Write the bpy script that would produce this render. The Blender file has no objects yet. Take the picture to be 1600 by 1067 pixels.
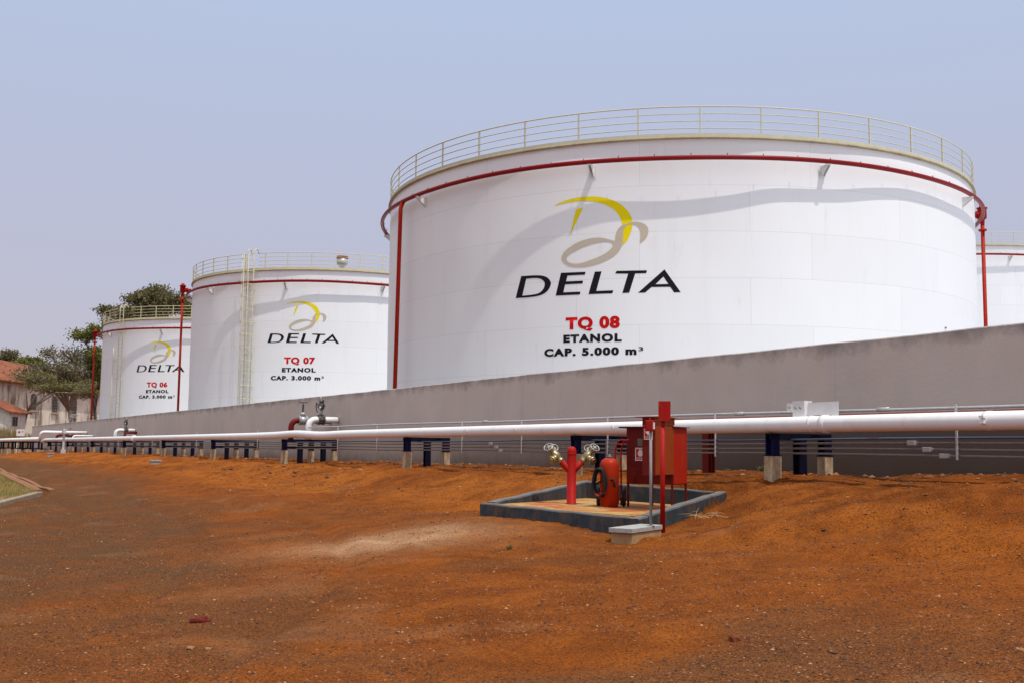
import bpy, bmesh, math, random
import numpy as np
from mathutils import Vector, Matrix
random.seed(7); rng = np.random.default_rng(11)
PI = math.pi
scene = bpy.context.scene
COL = scene.collection

# ------------------------------------------------------------------ camera (heights are metres above/below the lens)
FPX, PITCH, ROLL = 1701.25, 0.09902, 0.01053
cam = bpy.data.cameras.new('camera'); cam.sensor_width = 36; cam.sensor_fit = 'HORIZONTAL'
cam.lens = FPX / 1600 * 36; cam.clip_start = .1; cam.clip_end = 5000
camo = bpy.data.objects.new('camera', cam); COL.objects.link(camo)
Xc = Vector((1, 0, 0)); Yc = Vector((0, -math.sin(PITCH), math.cos(PITCH))); Fc = Vector((0, math.cos(PITCH), math.sin(PITCH)))
cr, sr = math.cos(ROLL), math.sin(ROLL)
rgt = Xc * cr + Yc * sr; upv = Yc * cr - Xc * sr
camo.matrix_world = Matrix(((rgt.x, upv.x, -Fc.x, 0), (rgt.y, upv.y, -Fc.y, 0), (rgt.z, upv.z, -Fc.z, 0), (0, 0, 0, 1)))
scene.camera = camo

# ------------------------------------------------------------------ sky and sun
SUN_EL, SUN_AZ = math.radians(68), math.radians(-49)          # azimuth counted from +X
world = bpy.data.worlds.new('World'); scene.world = world; world.use_nodes = True
wn = world.node_tree; wn.nodes.clear()
wo = wn.nodes.new('ShaderNodeOutputWorld'); bg = wn.nodes.new('ShaderNodeBackground'); sky = wn.nodes.new('ShaderNodeTexSky')
sky.sky_type = 'NISHITA'; sky.sun_disc = False; sky.sun_elevation = SUN_EL
sky.sun_rotation = math.atan2(math.cos(SUN_AZ), math.sin(SUN_AZ))
sky.air_density = 1.0; sky.dust_density = 3.0; sky.ozone_density = 2.0; sky.altitude = 600
tint = wn.nodes.new('ShaderNodeMix'); tint.data_type = 'RGBA'; tint.blend_type = 'MIX'; tint.inputs[0].default_value = .80
# dust veil: greyer and warmer near the horizon, bluer overhead
tcw = wn.nodes.new('ShaderNodeTexCoord'); sxw = wn.nodes.new('ShaderNodeSeparateXYZ'); rw = wn.nodes.new('ShaderNodeValToRGB')
wn.links.new(tcw.outputs['Generated'], sxw.inputs[0]); wn.links.new(sxw.outputs[2], rw.inputs[0])
els = rw.color_ramp.elements; els[0].position = 0.0; els[0].color = (.555, .490, .550, 1); els[1].position = .40; els[1].color = (.545, .640, .845, 1)
e_mid = els.new(.16); e_mid.color = (.555, .535, .655, 1)
e_top = els.new(1.0); e_top.color = (.97, .98, 1, 1); e_t2 = els.new(.52); e_t2.color = (.96, .98, 1, 1)
vs = wn.nodes.new('ShaderNodeVectorMath'); vs.operation = 'SCALE'; vs.inputs['Scale'].default_value = 7.25
wn.links.new(rw.outputs[0], vs.inputs[0]); wn.links.new(vs.outputs[0], tint.inputs[7])
wn.links.new(sky.outputs[0], tint.inputs[6]); wn.links.new(tint.outputs[2], bg.inputs[0])
bg.inputs[1].default_value = .1
wn.links.new(bg.outputs[0], wo.inputs[0])
sl = bpy.data.lights.new('sun', 'SUN'); sl.energy = 2.25; sl.angle = math.radians(.6); sl.color = (1, .955, .89)
so = bpy.data.objects.new('sun', sl); COL.objects.link(so)
to_sun = Vector((math.cos(SUN_EL) * math.cos(SUN_AZ), math.cos(SUN_EL) * math.sin(SUN_AZ), math.sin(SUN_EL)))
so.rotation_euler = to_sun.to_track_quat('Z', 'Y').to_euler(); so.location = to_sun * 200
scene.view_settings.view_transform = 'Standard'; scene.view_settings.look = 'None'
scene.view_settings.exposure = 0.45; scene.view_settings.gamma = 1
scene.cycles.max_bounces = 6

# ------------------------------------------------------------------ frames of reference
WA = math.radians(30.423)                                      # the wall runs this far left of straight ahead
TV = Vector((-math.sin(WA), math.cos(WA), 0)); NV = Vector((math.cos(WA), math.sin(WA), 0))
def W(s, n, z=0): return Vector((TV.x * s + NV.x * n, TV.y * s + NV.y * n, z))   # s along the wall, n towards it
RZ = math.atan2(-TV.y, -TV.x)                                  # local x runs right along the wall, local y into it

# ------------------------------------------------------------------ object helpers
def tag(o, label=None, cat=None, group=None, kind=None):
    if label: o['label'] = label
    if cat: o['category'] = cat
    if group: o['group'] = group
    if kind: o['kind'] = kind
    return o
def empty(name, loc, rz=0.0, label=None, cat=None, group=None):
    o = bpy.data.objects.new(name, None); COL.objects.link(o); o.empty_display_size = .2
    o.location = loc; o.rotation_euler = (0, 0, rz)
    return tag(o, label, cat, group)
def link(name, me, parent=None):
    o = bpy.data.objects.new(name, me); COL.objects.link(o)
    if parent: o.parent = parent
    return o
def copy_tree(o, parent=None):
    c = o.copy(); COL.objects.link(c)
    if parent: c.parent = parent
    for ch in list(o.children): copy_tree(ch, c)
    return c

class MB:
    """collects shapes, then becomes one mesh"""
    def __init__(self): self.bm = bmesh.new(); self.mi = 0
    def _f(self, vs, smooth=False):
        try:
            f = self.bm.faces.new(vs); f.smooth = smooth; f.material_index = self.mi; return f
        except ValueError: return None
    def box(self, c, s, rz=0, bev=0, m=None, taper=1.0):
        R = m or Matrix.Rotation(rz, 3, 'Z'); c = Vector(c); hx, hy, hz = s[0] / 2, s[1] / 2, s[2] / 2
        tmp = bmesh.new()
        vs = [tmp.verts.new((x * hx * (taper if z > 0 else 1), y * hy * (taper if z > 0 else 1), z * hz)) for z in (-1, 1) for y in (-1, 1) for x in (-1, 1)]
        for q in ((0, 2, 3, 1), (4, 5, 7, 6), (0, 1, 5, 4), (2, 6, 7, 3), (0, 4, 6, 2), (1, 3, 7, 5)): tmp.faces.new([vs[i] for i in q])
        if bev: bmesh.ops.bevel(tmp, geom=list(tmp.edges), offset=bev, segments=2, affect='EDGES', profile=.5)
        mp = {v: self.bm.verts.new(c + R @ v.co) for v in tmp.verts}
        for f in tmp.faces: self._f([mp[v] for v in f.verts])
        tmp.free(); return self
    def prism(self, poly, axis_z0, axis_z1, fn=None):
        """polygon in xy from z0 to z1; fn maps the points"""
        fn = fn or (lambda p: p)
        a = [self.bm.verts.new(fn(Vector((x, y, axis_z0)))) for x, y in poly]
        b = [self.bm.verts.new(fn(Vector((x, y, axis_z1)))) for x, y in poly]
        self._f(a[::-1]); self._f(b); k = len(poly)
        for i in range(k): self._f([a[i], a[(i + 1) % k], b[(i + 1) % k], b[i]])
        return self
    def tube(self, path, r, seg=12, caps=True, closed=False):
        P = [Vector(p) for p in path]; n = len(P)
        rad = r if hasattr(r, '__len__') else [r] * n
        rings = []; prev = None
        for i in range(n):
            if closed: t = P[(i + 1) % n] - P[i - 1]
            else: t = P[min(i + 1, n - 1)] - P[max(i - 1, 0)]
            t.normalize()
            if prev is None:
                a = Vector((0, 0, 1)) if abs(t.z) < .9 else Vector((1, 0, 0))
                u = t.cross(a).normalized()
            else: u = (prev - t * prev.dot(t)).normalized()
            prev = u; v = t.cross(u)
            k = 1.0
            if 0 < i < n - 1 and not closed:
                d = (P[i + 1] - P[i]).normalized(); k = 1 / max(.75, d.dot(t))
            rings.append([self.bm.verts.new(P[i] + (u * math.cos(q) + v * math.sin(q)) * rad[i] * k) for q in [2 * PI * j / seg for j in range(seg)]])
        m = n if closed else n - 1
        for i in range(m):
            A, B = rings[i], rings[(i + 1) % n]
            for j in range(seg): self._f([A[j], A[(j + 1) % seg], B[(j + 1) % seg], B[j]], True)
        if caps and not closed: self._f(rings[0][::-1]); self._f(rings[-1])
        return self
    def cyl(self, a, b, r, r2=None, seg=16): return self.tube([a, b], [r, r if r2 is None else r2], seg)
    def lathe(self, prof, seg=24, c=(0, 0, 0), m=None):
        c = Vector(c); R = m or Matrix.Identity(3)
        rings = [[self.bm.verts.new(c + R @ Vector((r * math.cos(2 * PI * j / seg), r * math.sin(2 * PI * j / seg), z))) for j in range(seg)] for r, z in prof]
        for A, B in zip(rings, rings[1:]):
            for j in range(seg): self._f([A[j], A[(j + 1) % seg], B[(j + 1) % seg], B[j]], True)
        self._f(rings[0][::-1]); self._f(rings[-1]); return self
    def torus(self, c, R, r, m=None, seg=28, s2=10):
        M3 = m or Matrix.Identity(3); c = Vector(c)
        return self.tube([c + M3 @ Vector((R * math.cos(2 * PI * k / seg), R * math.sin(2 * PI * k / seg), 0)) for k in range(seg)], r, s2, closed=True)
    def quad(self, *pts): self._f([self.bm.verts.new(p) for p in pts]); return self
    def build(self, name, mats, parent=None, auto=True):
        me = bpy.data.meshes.new(name)
        bmesh.ops.recalc_face_normals(self.bm, faces=list(self.bm.faces))
        self.bm.to_mesh(me); self.bm.free()
        for m in (mats if isinstance(mats, (list, tuple)) else [mats]): me.materials.append(m)
        return link(name, me, parent)
def fillet(pts, rad, seg=6):
    """rounds the corners of a pipe run"""
    P = [Vector(p) for p in pts]; out = [P[0]]
    for a, b, c in zip(P, P[1:], P[2:]):
        d1 = (a - b); d2 = (c - b); l = min(rad, d1.length * .49, d2.length * .49)
        p0 = b + d1.normalized() * l; p2 = b + d2.normalized() * l
        for k in range(seg + 1):
            t = k / seg; out.append(p0 * (1 - t) ** 2 + b * 2 * t * (1 - t) + p2 * t ** 2)
    return out + [P[-1]]

# ------------------------------------------------------------------ materials
def N(nt, kind, **kw):
    n = nt.nodes.new('ShaderNode' + kind)
    for k, v in kw.items(): setattr(n, k, v)
    return n
def newmat(name):
    m = bpy.data.materials.new(name); m.use_nodes = True
    return m, m.node_tree, m.node_tree.nodes['Principled BSDF']
def lk(nt, a, b): nt.links.new(a, b)
def ramp(nt, fac, stops):
    r = N(nt, 'ValToRGB'); e = r.color_ramp.elements
    while len(e) < len(stops): e.new(.5)
    for el, (p, c) in zip(e, stops): el.position = p; el.color = (*c, 1) if len(c) == 3 else c
    lk(nt, fac, r.inputs[0]); return r.outputs[0]
def noise(nt, vec, scale, detail=5, rough=.6, dist=0, sc=None):
    if sc:
        mp = N(nt, 'Mapping'); mp.inputs['Scale'].default_value = sc; lk(nt, vec, mp.inputs[0]); vec = mp.outputs[0]
    t = N(nt, 'TexNoise'); t.inputs['Scale'].default_value = scale; t.inputs['Detail'].default_value = detail
    t.inputs['Roughness'].default_value = rough; t.inputs['Distortion'].default_value = dist
    lk(nt, vec, t.inputs['Vector']); return t.outputs['Fac']
def mixc(nt, fac, a, b, mode='MIX'):
    m = N(nt, 'Mix', data_type='RGBA', blend_type=mode)
    for i, v in ((0, fac), (6, a), (7, b)):
        if hasattr(v, 'links'): lk(nt, v, m.inputs[i])
        elif i == 0: m.inputs[0].default_value = v
        else: m.inputs[i].default_value = (*v, 1)
    return m.outputs[2]
def math_(nt, op, a, b=0.0, clamp=False):
    m = N(nt, 'Math', operation=op, use_clamp=clamp)
    for i, v in enumerate((a, b)):
        if hasattr(v, 'links'): lk(nt, v, m.inputs[i])
        else: m.inputs[i].default_value = v
    return m.outputs[0]
def coords(nt, which='Object'): return N(nt, 'TexCoord').outputs[which]
def bump(nt, bs, h, strength=.3, dist=.02):
    b = N(nt, 'Bump'); b.inputs['Strength'].default_value = strength; b.inputs['Distance'].default_value = dist
    lk(nt, h, b.inputs['Height']); lk(nt, b.outputs[0], bs.inputs['Normal'])
def paint(name, col, col2=None, rough=.45, scale=3, dirt=None, dirt_amt=.35, metal=0, bmp=.08, fine=40):
    """weathered paint or bare material: two tones, patches of dirt, slight bump"""
    m, nt, bs = newmat(name); c = coords(nt)
    col2 = col2 or tuple(x * .8 for x in col)
    a = noise(nt, c, scale, 6, .65)
    base = mixc(nt, ramp(nt, a, [(.35, (0, 0, 0)), (.7, (1, 1, 1))]), col, col2)
    if dirt:
        d = noise(nt, c, scale * 1.7, 8, .75, .4, (1, 1, .45))
        base = mixc(nt, ramp(nt, d, [(.62 - dirt_amt * .35, (0, 0, 0)), (.78, (dirt_amt * 2,) * 3)]), base, dirt)
    lk(nt, base, bs.inputs['Base Color']); bs.inputs['Metallic'].default_value = metal
    r = N(nt, 'MapRange'); r.inputs[3].default_value = rough * .8; r.inputs[4].default_value = min(1, rough * 1.25); lk(nt, a, r.inputs[0]); lk(nt, r.outputs[0], bs.inputs['Roughness'])
    bs.inputs['Specular IOR Level'].default_value = .5 if metal else .16
    if bmp: bump(nt, bs, noise(nt, c, fine, 4, .6), bmp, .01)
    return m
M = {}
M['pipe_white'] = paint('white_pipe_paint', (.86, .86, .86), (.80, .80, .79), .38, 2, (.46, .30, .18), .22)
M['red'] = paint('red_enamel', (.38, .006, .004), (.31, .006, .004), .55, 5, (.24, .07, .03), .3)
M['red_dark'] = paint('dull_and_shaded_red', (.150, .009, .005), (.12, .008, .005), .5, 4, (.16, .05, .03), .2)  # dark red pipes; on the cabinet it paints in the shaded faces
M['red_orange'] = paint('riser_and_sunlit_red', (.40, .014, .003), (.33, .012, .003), .55, 4, (.2, .07, .03), .28)  # riser pipes; on the cabinet it paints in the sunlit side
M['red_brown'] = paint('faded_orange_red_paint', (.30, .046, .006), (.25, .038, .005), .55, 3, (.2, .07, .04), .2)
M['blue'] = paint('navy_paint', (.006, .008, .055), (.005, .007, .042), .42, 5, (.10, .06, .05), .15)
M['post_grey'] = paint('dull_grey_post', (.30, .30, .295), (.24, .24, .235), .55, 9, (.24, .14, .09), .2)
M['navy_shaded'] = paint('shaded_navy_paint', (.004, .005, .022), (.003, .004, .016), .5, 5, (.06, .04, .03), .2)  # darker copy of the navy, shade painted into beams and rear posts
M['conduit_grey'] = paint('shade_darkened_conduit', (.24, .22, .205), (.19, .17, .155), .5, 9)  # grey darkened to paint in the shade under the main pipe
M['ext_red'] = paint('extinguisher_red', (.42, .030, .006), (.36, .024, .005), .45, 5, (.22, .05, .02), .12)
M['galv'] = paint('galvanised_steel', (.50, .51, .52), (.40, .41, .42), .42, 9, (.3, .24, .2), .15, .35)
M['grey_paint'] = paint('light_grey_paint', (.56, .57, .58), (.50, .51, .52), .5, 6, (.35, .28, .24), .12)
M['conduit_blue'] = paint('blue_grey_conduit', (.10, .13, .21), (.09, .115, .18), .45, 6)
M['yellow_steel'] = paint('pale_yellow_paint', (.66, .62, .42), (.58, .53, .34), .5, 5, (.32, .22, .12), .2)
M['cream_steel'] = paint('cream_grey_paint', (.62, .59, .46), (.54, .51, .38), .5, 5, (.34, .25, .15), .2)
M['rim'] = paint('weathered_rim_steel', (.44, .38, .24), (.34, .28, .18), .6, 1.5, (.16, .10, .07), .4)
M['ring_red'] = paint('ring_red_paint', (.24, .006, .006), (.19, .006, .006), .4, 1.5, (.22, .06, .04), .12)
M['white_steel'] = paint('white_bracket_paint', (.76, .76, .75), (.68, .68, .67), .5, 6, (.4, .3, .22), .1)
M['black'] = paint('black_rubber', (.016, .016, .017), (.025, .024, .024), .5, 8)
M['dark_steel'] = paint('dark_grimy_steel', (.14, .13, .115), (.09, .085, .075), .5, 20, (.2, .12, .07), .3, .3)
M['brass'] = paint('dull_brass', (.36, .29, .15), (.28, .22, .11), .38, 30, (.2, .15, .08), .2, .75)
M['chrome'] = paint('bright_handwheel_metal', (.42, .41, .38), (.3, .29, .26), .35, 30, metal=.3)
M['pedestal'] = paint('pale_painted_concrete', (.60, .50, .34), (.38, .27, .16), .85, 4, (.22, .10, .045), .6, bmp=.35)
M['concrete_pale'] = paint('pale_concrete', (.46, .43, .38), (.38, .34, .29), .88, 6, (.3, .16, .09), .3, bmp=.4)
M['concrete_yellow'] = paint('ochre_stained_concrete', (.46, .31, .15), (.36, .22, .10), .9, 5, (.32, .12, .05), .35, bmp=.4)
M['slab'] = paint('grey_concrete_lid', (.40, .40, .38), (.30, .30, .29), .88, 14, (.2, .18, .15), .25, bmp=.5)
M['curb_paint'] = paint('slate_blue_painted_concrete', (.040, .054, .068), (.024, .034, .045), .75, 3.5, (.14, .085, .05), .5, bmp=.4)
def dust_and_light(m, dust, amt):
    """pale dust and painted light on faces that look up"""
    nt = m.node_tree; bs = nt.nodes['Principled BSDF']; src = bs.inputs['Base Color'].links[0].from_socket
    g = N(nt, 'NewGeometry'); s = N(nt, 'SeparateXYZ'); lk(nt, g.outputs['True Normal'], s.inputs[0])
    f = math_(nt, 'MULTIPLY', ramp(nt, s.outputs[2], [(.6, (0,) * 3), (.9, (1,) * 3)]), ramp(nt, noise(nt, coords(nt), 5, 5, .7), [(.3, (amt * .6,) * 3), (.65, (amt,) * 3)]))
    lk(nt, mixc(nt, f, src, dust), bs.inputs['Base Color'])  # dust: one pale colour for both dust and painted light
dust_and_light(M['curb_paint'], (.20, .19, .18), .8)  # tops paler than the darkened sides: light and shade in the colour
M['sign_white'] = paint('sign_white', (.74, .73, .70), (.66, .65, .62), .5, 8)
M['sign_red'] = paint('sign_red', (.50, .02, .02), (.45, .02, .02), .5, 8)
M['glass_dark'] = paint('dusty_pane', (.20, .17, .14), (.14, .12, .10), .2, 6)
M['ink'] = paint('black_lettering_paint', (.008, .008, .010), (.012, .012, .014), .85, 3, bmp=0)
M['logo_yellow'] = paint('yellow_logo_paint', (.86, .70, .004), (.82, .66, .004), .85, 3, bmp=0)
M['logo_beige'] = paint('beige_logo_paint', (.56, .49, .38), (.52, .45, .35), .5, 3, bmp=0)
M['num_red'] = paint('red_number_paint', (.56, .004, .004), (.52, .004, .004), .85, 3, bmp=0)

# ------------------------------------------------------------------ ground
_T = rng.random((256, 256))
def vnoise(x, y):
    x = np.asarray(x, float); y = np.asarray(y, float)
    xi = np.floor(x).astype(int); yi = np.floor(y).astype(int); fx = x - xi; fy = y - yi
    fx = fx * fx * (3 - 2 * fx); fy = fy * fy * (3 - 2 * fy)
    a = _T[xi & 255, yi & 255]; b = _T[(xi + 1) & 255, yi & 255]; c = _T[xi & 255, (yi + 1) & 255]; d = _T[(xi + 1) & 255, (yi + 1) & 255]
    return (a * (1 - fx) + b * fx) * (1 - fy) + (c * (1 - fx) + d * fx) * fy
def fbm(x, y, o=4, g=.5):
    v = 0; a = 1; t = 0
    for k in range(o): v = v + a * vnoise(x * 2 ** k + 17.3 * k, y * 2 ** k + 5.1 * k); t += a; a *= g
    return v / t
def sst(a, b, x):
    t = np.clip((x - a) / (b - a), 0, 1); return t * t * (3 - 2 * t)
WN = 14.8                                                     # face of the bund wall
GP = [(10.2, 14.7, -.25), (15.5, 14.7, -.318), (22.1, 14.7, -.40), (32.5, 14.7, -.44), (43.6, 14.7, -.43), (58.5, 14.7, -.5), (75, 14.5, -.5),
      (13, 12.5, -.348), (18.6, 12.5, -.44), (26.8, 12.5, -.516), (36.8, 12.5, -.602), (45.9, 12.5, -.596), (54.9, 12.5, -.54), (70, 12.5, -.55), (90, 12.5, -.6),
      (14.25, 7.75, -.91), (13.3, 8.3, -.99), (11.8, 8.9, -1.09), (15.85, 10.75, -.56), (15.2, 9.2, -.80), (13.4, 11.95, -.76), (12.6, 10.4, -.96), (14.7, 11.6, -.62),
      (11.2, 8.6, -1.12), (10.6, 8.1, -1.16), (41, 8.9, -.84), (67, 8.9, -.78), (9, 12, -.42), (9, 10, -.80), (20, 10, -.80), (30, 10, -.84), (52, 9, -.84)]
def Gbase(s, n): return np.interp(n, [-60, -20, 0, 4, 7, 9, 11, 12.5, 14, 15, 60], [-1.9, -1.75, -1.6, -1.42, -1.14, -.97, -.70, -.50, -.41, -.40, -.40])
_gp = np.array(GP); _res = _gp[:, 2] - Gbase(_gp[:, 0], _gp[:, 1])
def G(s, n, fine=False):
    s = np.asarray(s, float); n = np.asarray(n, float); z = Gbase(s, n)
    num = 0; den = .35
    for (a, b, _), r in zip(GP, _res):
        sg = .40 if (a < 16.5 and 8 < b < 12.2 and a > 10) else .62 + .05 * max(0, a - 16)
        w = np.exp(-(((s - a) / (sg * 1.4)) ** 2 + ((n - b) / (sg if a < 16.5 else 1.3)) ** 2) / 2); num = num + w * r; den = den + w
    z = z + num / den
    far = sst(94, 112, s) * sst(7.5, 9, n); z = z * (1 - far) + np.minimum(z, -1.12) * far
    x = TV[0] * s + NV[0] * n; y = TV[1] * s + NV[1] * n
    hill = sst(118, 127, y) * (1 - sst(-57, -50, x)); z = z * (1 - hill) + hill * .75
    inb = sst(WN + .3, WN + .6, n) * (1 - sst(124, 125, s)) * sst(-40, -39, s); z = z * (1 - inb) + -1.1 * inb
    bank = sst(7.5, 9, n) * (1 - sst(12.2, 13, n))
    ro = 1 - sst(13.5, 14.6, n)
    z = z + ro * (.045 * (fbm(s * .22, n * .22, 3) - .5) + bank * (.36 * (fbm(s * .55 + n * .55, n * .16 + 4, 4, .55) - .5) + .16 * (fbm(s * 1.7 + n * 1.3, n * .22 + 9, 3, .6) - .5) + .12 * sst(9.6, 11.2, n) * (1 - sst(11.3, 12.6, n))))
    trk = np.interp(s, [7, 12, 16, 22, 32, 46, 80], [-.6, 2.2, 3.2, 4.1, 5.3, 6.2, 7.2])
    for o_ in (-.85, .85, 2.6): z = z - .05 * np.exp(-((n - trk - o_ - .25 * np.sin(s * .35 + o_)) / .17) ** 2) * (s > 6) + .018 * np.exp(-((n - trk - o_ - .25 * np.sin(s * .35 + o_) - .32) / .13) ** 2) * (s > 6)
    if fine:
        z = z + ro * (.035 * (fbm(s * 1.6, n * 1.6, 4, .6) - .5) + (.02 + .045 * bank) * (fbm(s * 5.3, n * 5.3, 3, .6) - .5))
        z = z + sst(12.6, 13.2, n) * (1 - sst(14.6, 14.8, n)) * .10 * np.maximum(fbm(s * 1.3, n * 2.2, 3) - .45, 0)
    a = (x + .447) * .8526 + (y - 16.223) * -.5225; b = (x + .447) * .5225 + (y - 16.223) * .8526
    hole = sst(.02, .10, a) * (1 - sst(2.51, 2.59, a)) * sst(.02, .10, b) * (1 - sst(3.14, 3.22, b)); z = z * (1 - hole) + np.minimum(z, -1.22) * hole
    rim = np.exp(-np.maximum(a - 2.62, 0) / .35) * sst(2.55, 2.62, a) * sst(-.4, 0, b) * (1 - sst(3.0, 3.6, b))
    z = z * (1 - rim) + np.minimum(z, -1.12 + .083 * np.clip(b, 0, 3.3)) * rim
    return z
def steps(a, b, f):
    out = [a]
    while out[-1] < b: out.append(out[-1] + f(out[-1]))
    return out
sa = np.array(steps(-400, -14, lambda q: max(1.0, -.14 * q)) + steps(-10, 3, lambda q: .35)[:-1] + steps(3.1, 210, lambda q: .075 + .0022 * max(0, q - 9) ** 1.12) + steps(215, 2000, lambda q: .12 * q))
na = np.array(steps(-900, -20, lambda q: -.12 * q) + steps(-16, -1, lambda q: .25 if q > -8 else .8)[:-1] + steps(-1, 14.95, lambda q: .075) + [15.05, 15.12, 15.2, 15.3, 15.4, 15.6, 16] + steps(17, 60, lambda q: 3.) + steps(66, 2400, lambda q: .15 * q))
SS, NN = np.meshgrid(sa, na, indexing='ij')
ZZ = G(SS, NN, True)
V = np.stack([TV[0] * SS + NV[0] * NN, TV[1] * SS + NV[1] * NN, ZZ], -1).reshape(-1, 3)
a_, b_ = len(sa), len(na)
idx = np.arange(a_ * b_).reshape(a_, b_)
Fq = np.stack([idx[:-1, :-1], idx[:-1, 1:], idx[1:, 1:], idx[1:, :-1]], -1).reshape(-1, 4)
def npmesh(name, V, F, mats, smooth=True):
    me = bpy.data.meshes.new(name); k = F.shape[1]
    me.vertices.add(len(V)); me.vertices.foreach_set('co', np.ascontiguousarray(V, np.float32).ravel())
    me.loops.add(F.size); me.loops.foreach_set('vertex_index', np.ascontiguousarray(F, np.int32).ravel())
    me.polygons.add(len(F)); me.polygons.foreach_set('loop_start', np.arange(0, F.size, k, dtype=np.int32))
    me.polygons.foreach_set('use_smooth', np.full(len(F), smooth, dtype=bool))
    me.update(calc_edges=True); me.validate()
    for m in mats: me.materials.append(m)
    return me
soil, nt, bs = newmat('red_soil'); P_ = N(nt, 'NewGeometry').outputs['Position']
at = N(nt, 'Attribute', attribute_name='soil'); sp = N(nt, 'SeparateColor'); lk(nt, at.outputs['Color'], sp.inputs[0])
big = noise(nt, P_, .35, 5, .6, .6); mid = noise(nt, P_, 1.7, 6, .65, .5); sml = noise(nt, P_, 9, 5, .7); gr = noise(nt, P_, 42, 3, .75); g2 = noise(nt, P_, 95, 2, .7)
c = ramp(nt, mid, [(.34, (.135, .030, .0035)), (.47, (.205, .050, .0055)), (.60, (.280, .073, .0085)), (.72, (.345, .098, .014))])
c = mixc(nt, ramp(nt, big, [(.44, (0, 0, 0)), (.62, (.35,) * 3)]), c, (.310, .072, .006))
c = mixc(nt, ramp(nt, sml, [(.46, (0, 0, 0)), (.64, (.38,) * 3)]), c, (.120, .033, .006))
c = mixc(nt, math_(nt, 'MULTIPLY', at.outputs['Alpha'], ramp(nt, mid, [(.36, (.2,) * 3), (.56, (.8,) * 3)])), c, (.40, .118, .016))       # freshly dug soil of the bank
gm = math_(nt, 'MULTIPLY', sp.outputs[0], ramp(nt, noise(nt, P_, .9, 7, .72, .8), [(.38, (.5,) * 3), (.54, (1,) * 3)]))
c = mixc(nt, gm, c, mixc(nt, ramp(nt, gr, [(.35, (0,) * 3), (.65, (1,) * 3)]), (.034, .021, .013), (.128, .074, .040)))
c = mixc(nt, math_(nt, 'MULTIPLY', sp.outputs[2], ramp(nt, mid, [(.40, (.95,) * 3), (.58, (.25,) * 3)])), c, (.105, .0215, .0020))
c = mixc(nt, math_(nt, 'MULTIPLY', sp.outputs[1], ramp(nt, noise(nt, P_, 2.1, 7, .75, .8), [(.34, (.40,) * 3), (.60, (1,) * 3)])), c, (.56, .37, .22))
c = mixc(nt, ramp(nt, gr, [(.39, (.9,) * 3), (.49, (0,) * 3)]), c, (.050, .018, .006))
c = mixc(nt, ramp(nt, g2, [(.53, (0,) * 3), (.64, (.65,) * 3)]), c, (.40, .150, .042))
g3 = noise(nt, P_, 24, 4, .78)
c = mixc(nt, ramp(nt, g3, [(.58, (0,) * 3), (.65, (.62,) * 3)]), c, (.055, .026, .013))
lk(nt, c, bs.inputs['Base Color']); bs.inputs['Roughness'].default_value = .95; bs.inputs['Specular IOR Level'].default_value = .04
hsum = math_(nt, 'ADD', math_(nt, 'MULTIPLY', sml, .5), math_(nt, 'MULTIPLY', gr, .45)); hsum = math_(nt, 'ADD', hsum, math_(nt, 'MULTIPLY', g2, .16))
bump(nt, bs, hsum, .95, .05)
gme = npmesh('ground', V, Fq, [soil])
ca = gme.color_attributes.new('soil', 'FLOAT_COLOR', 'POINT')
XX = V[:, 0]; YY = V[:, 1]; sF = SS.ravel(); nF = NN.ravel()
lim = np.interp(sF, [8, 13, 18, 24, 34, 50, 90], [1.0, 3.6, 4.6, 5.4, 6.8, 7.6, 8.2])
grav = sst(8.5, 14, sF + 2.5 * (fbm(sF * .3, nF * .3) - .5)) * (1 - sst(-.7, 1.3, nF - lim + 1.6 * (fbm(sF * .25, nF * .6) - .5))) * .95
grav = np.maximum(grav, (1 - sst(5, 8.5, nF)) * sst(.40, .60, fbm(XX * .35 + 9, YY * .5, 4)) * .65)
grav = np.maximum(grav, sst(95, 112, sF) * (1 - sst(9, 10, nF)) * .4)
e_ = ((XX + 1.55) / 1.5) ** 2 + ((YY - 14.6 - .12 * (XX + 1.7)) / 1.0) ** 2
pale = np.exp(-e_ * 1.3) * .9
pale = np.maximum(pale, sst(.62, .72, fbm(XX * .8 + 40, YY * .8, 4)) * .10 * (1 - sst(9, 11, nF)))
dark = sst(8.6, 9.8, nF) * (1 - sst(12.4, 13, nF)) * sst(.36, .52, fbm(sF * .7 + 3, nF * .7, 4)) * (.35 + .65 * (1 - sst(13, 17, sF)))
dark = np.maximum(dark, sst(12.9, 13.4, nF) * .75)  # wall-foot strip: dark debris plus shadow painted into the soil
dark = np.maximum(dark, .2 * sst(.55, .7, fbm(XX * .5 + 70, YY * .9 + 12, 4)))
fresh = sst(7.6, 9.2, nF) * (1 - sst(12.6, 13.3, nF)) * sst(.34, .54, fbm(sF * .35 + 21, nF * .5, 4)) * (.35 + .65 * sst(14, 18, sF))
ca.data.foreach_set('color', np.stack([grav, pale, dark, fresh], -1).astype(np.float32).ravel())
tag(link('ground', gme), kind='structure')
# pale gravel floor inside the bund
fl = paint('bund_gravel', (.59, .62, .66), (.51, .54, .58), .95, 3, bmp=.5)
mb = MB(); mb.prism([(TV.x * s + NV.x * n, TV.y * s + NV.y * n) for s, n in ((-38, 15.5), (123.5, 15.5), (123.5, 170), (-38, 170))], -1.08, -1.04)
tag(mb.build('bund_floor', fl), kind='structure')

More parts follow.
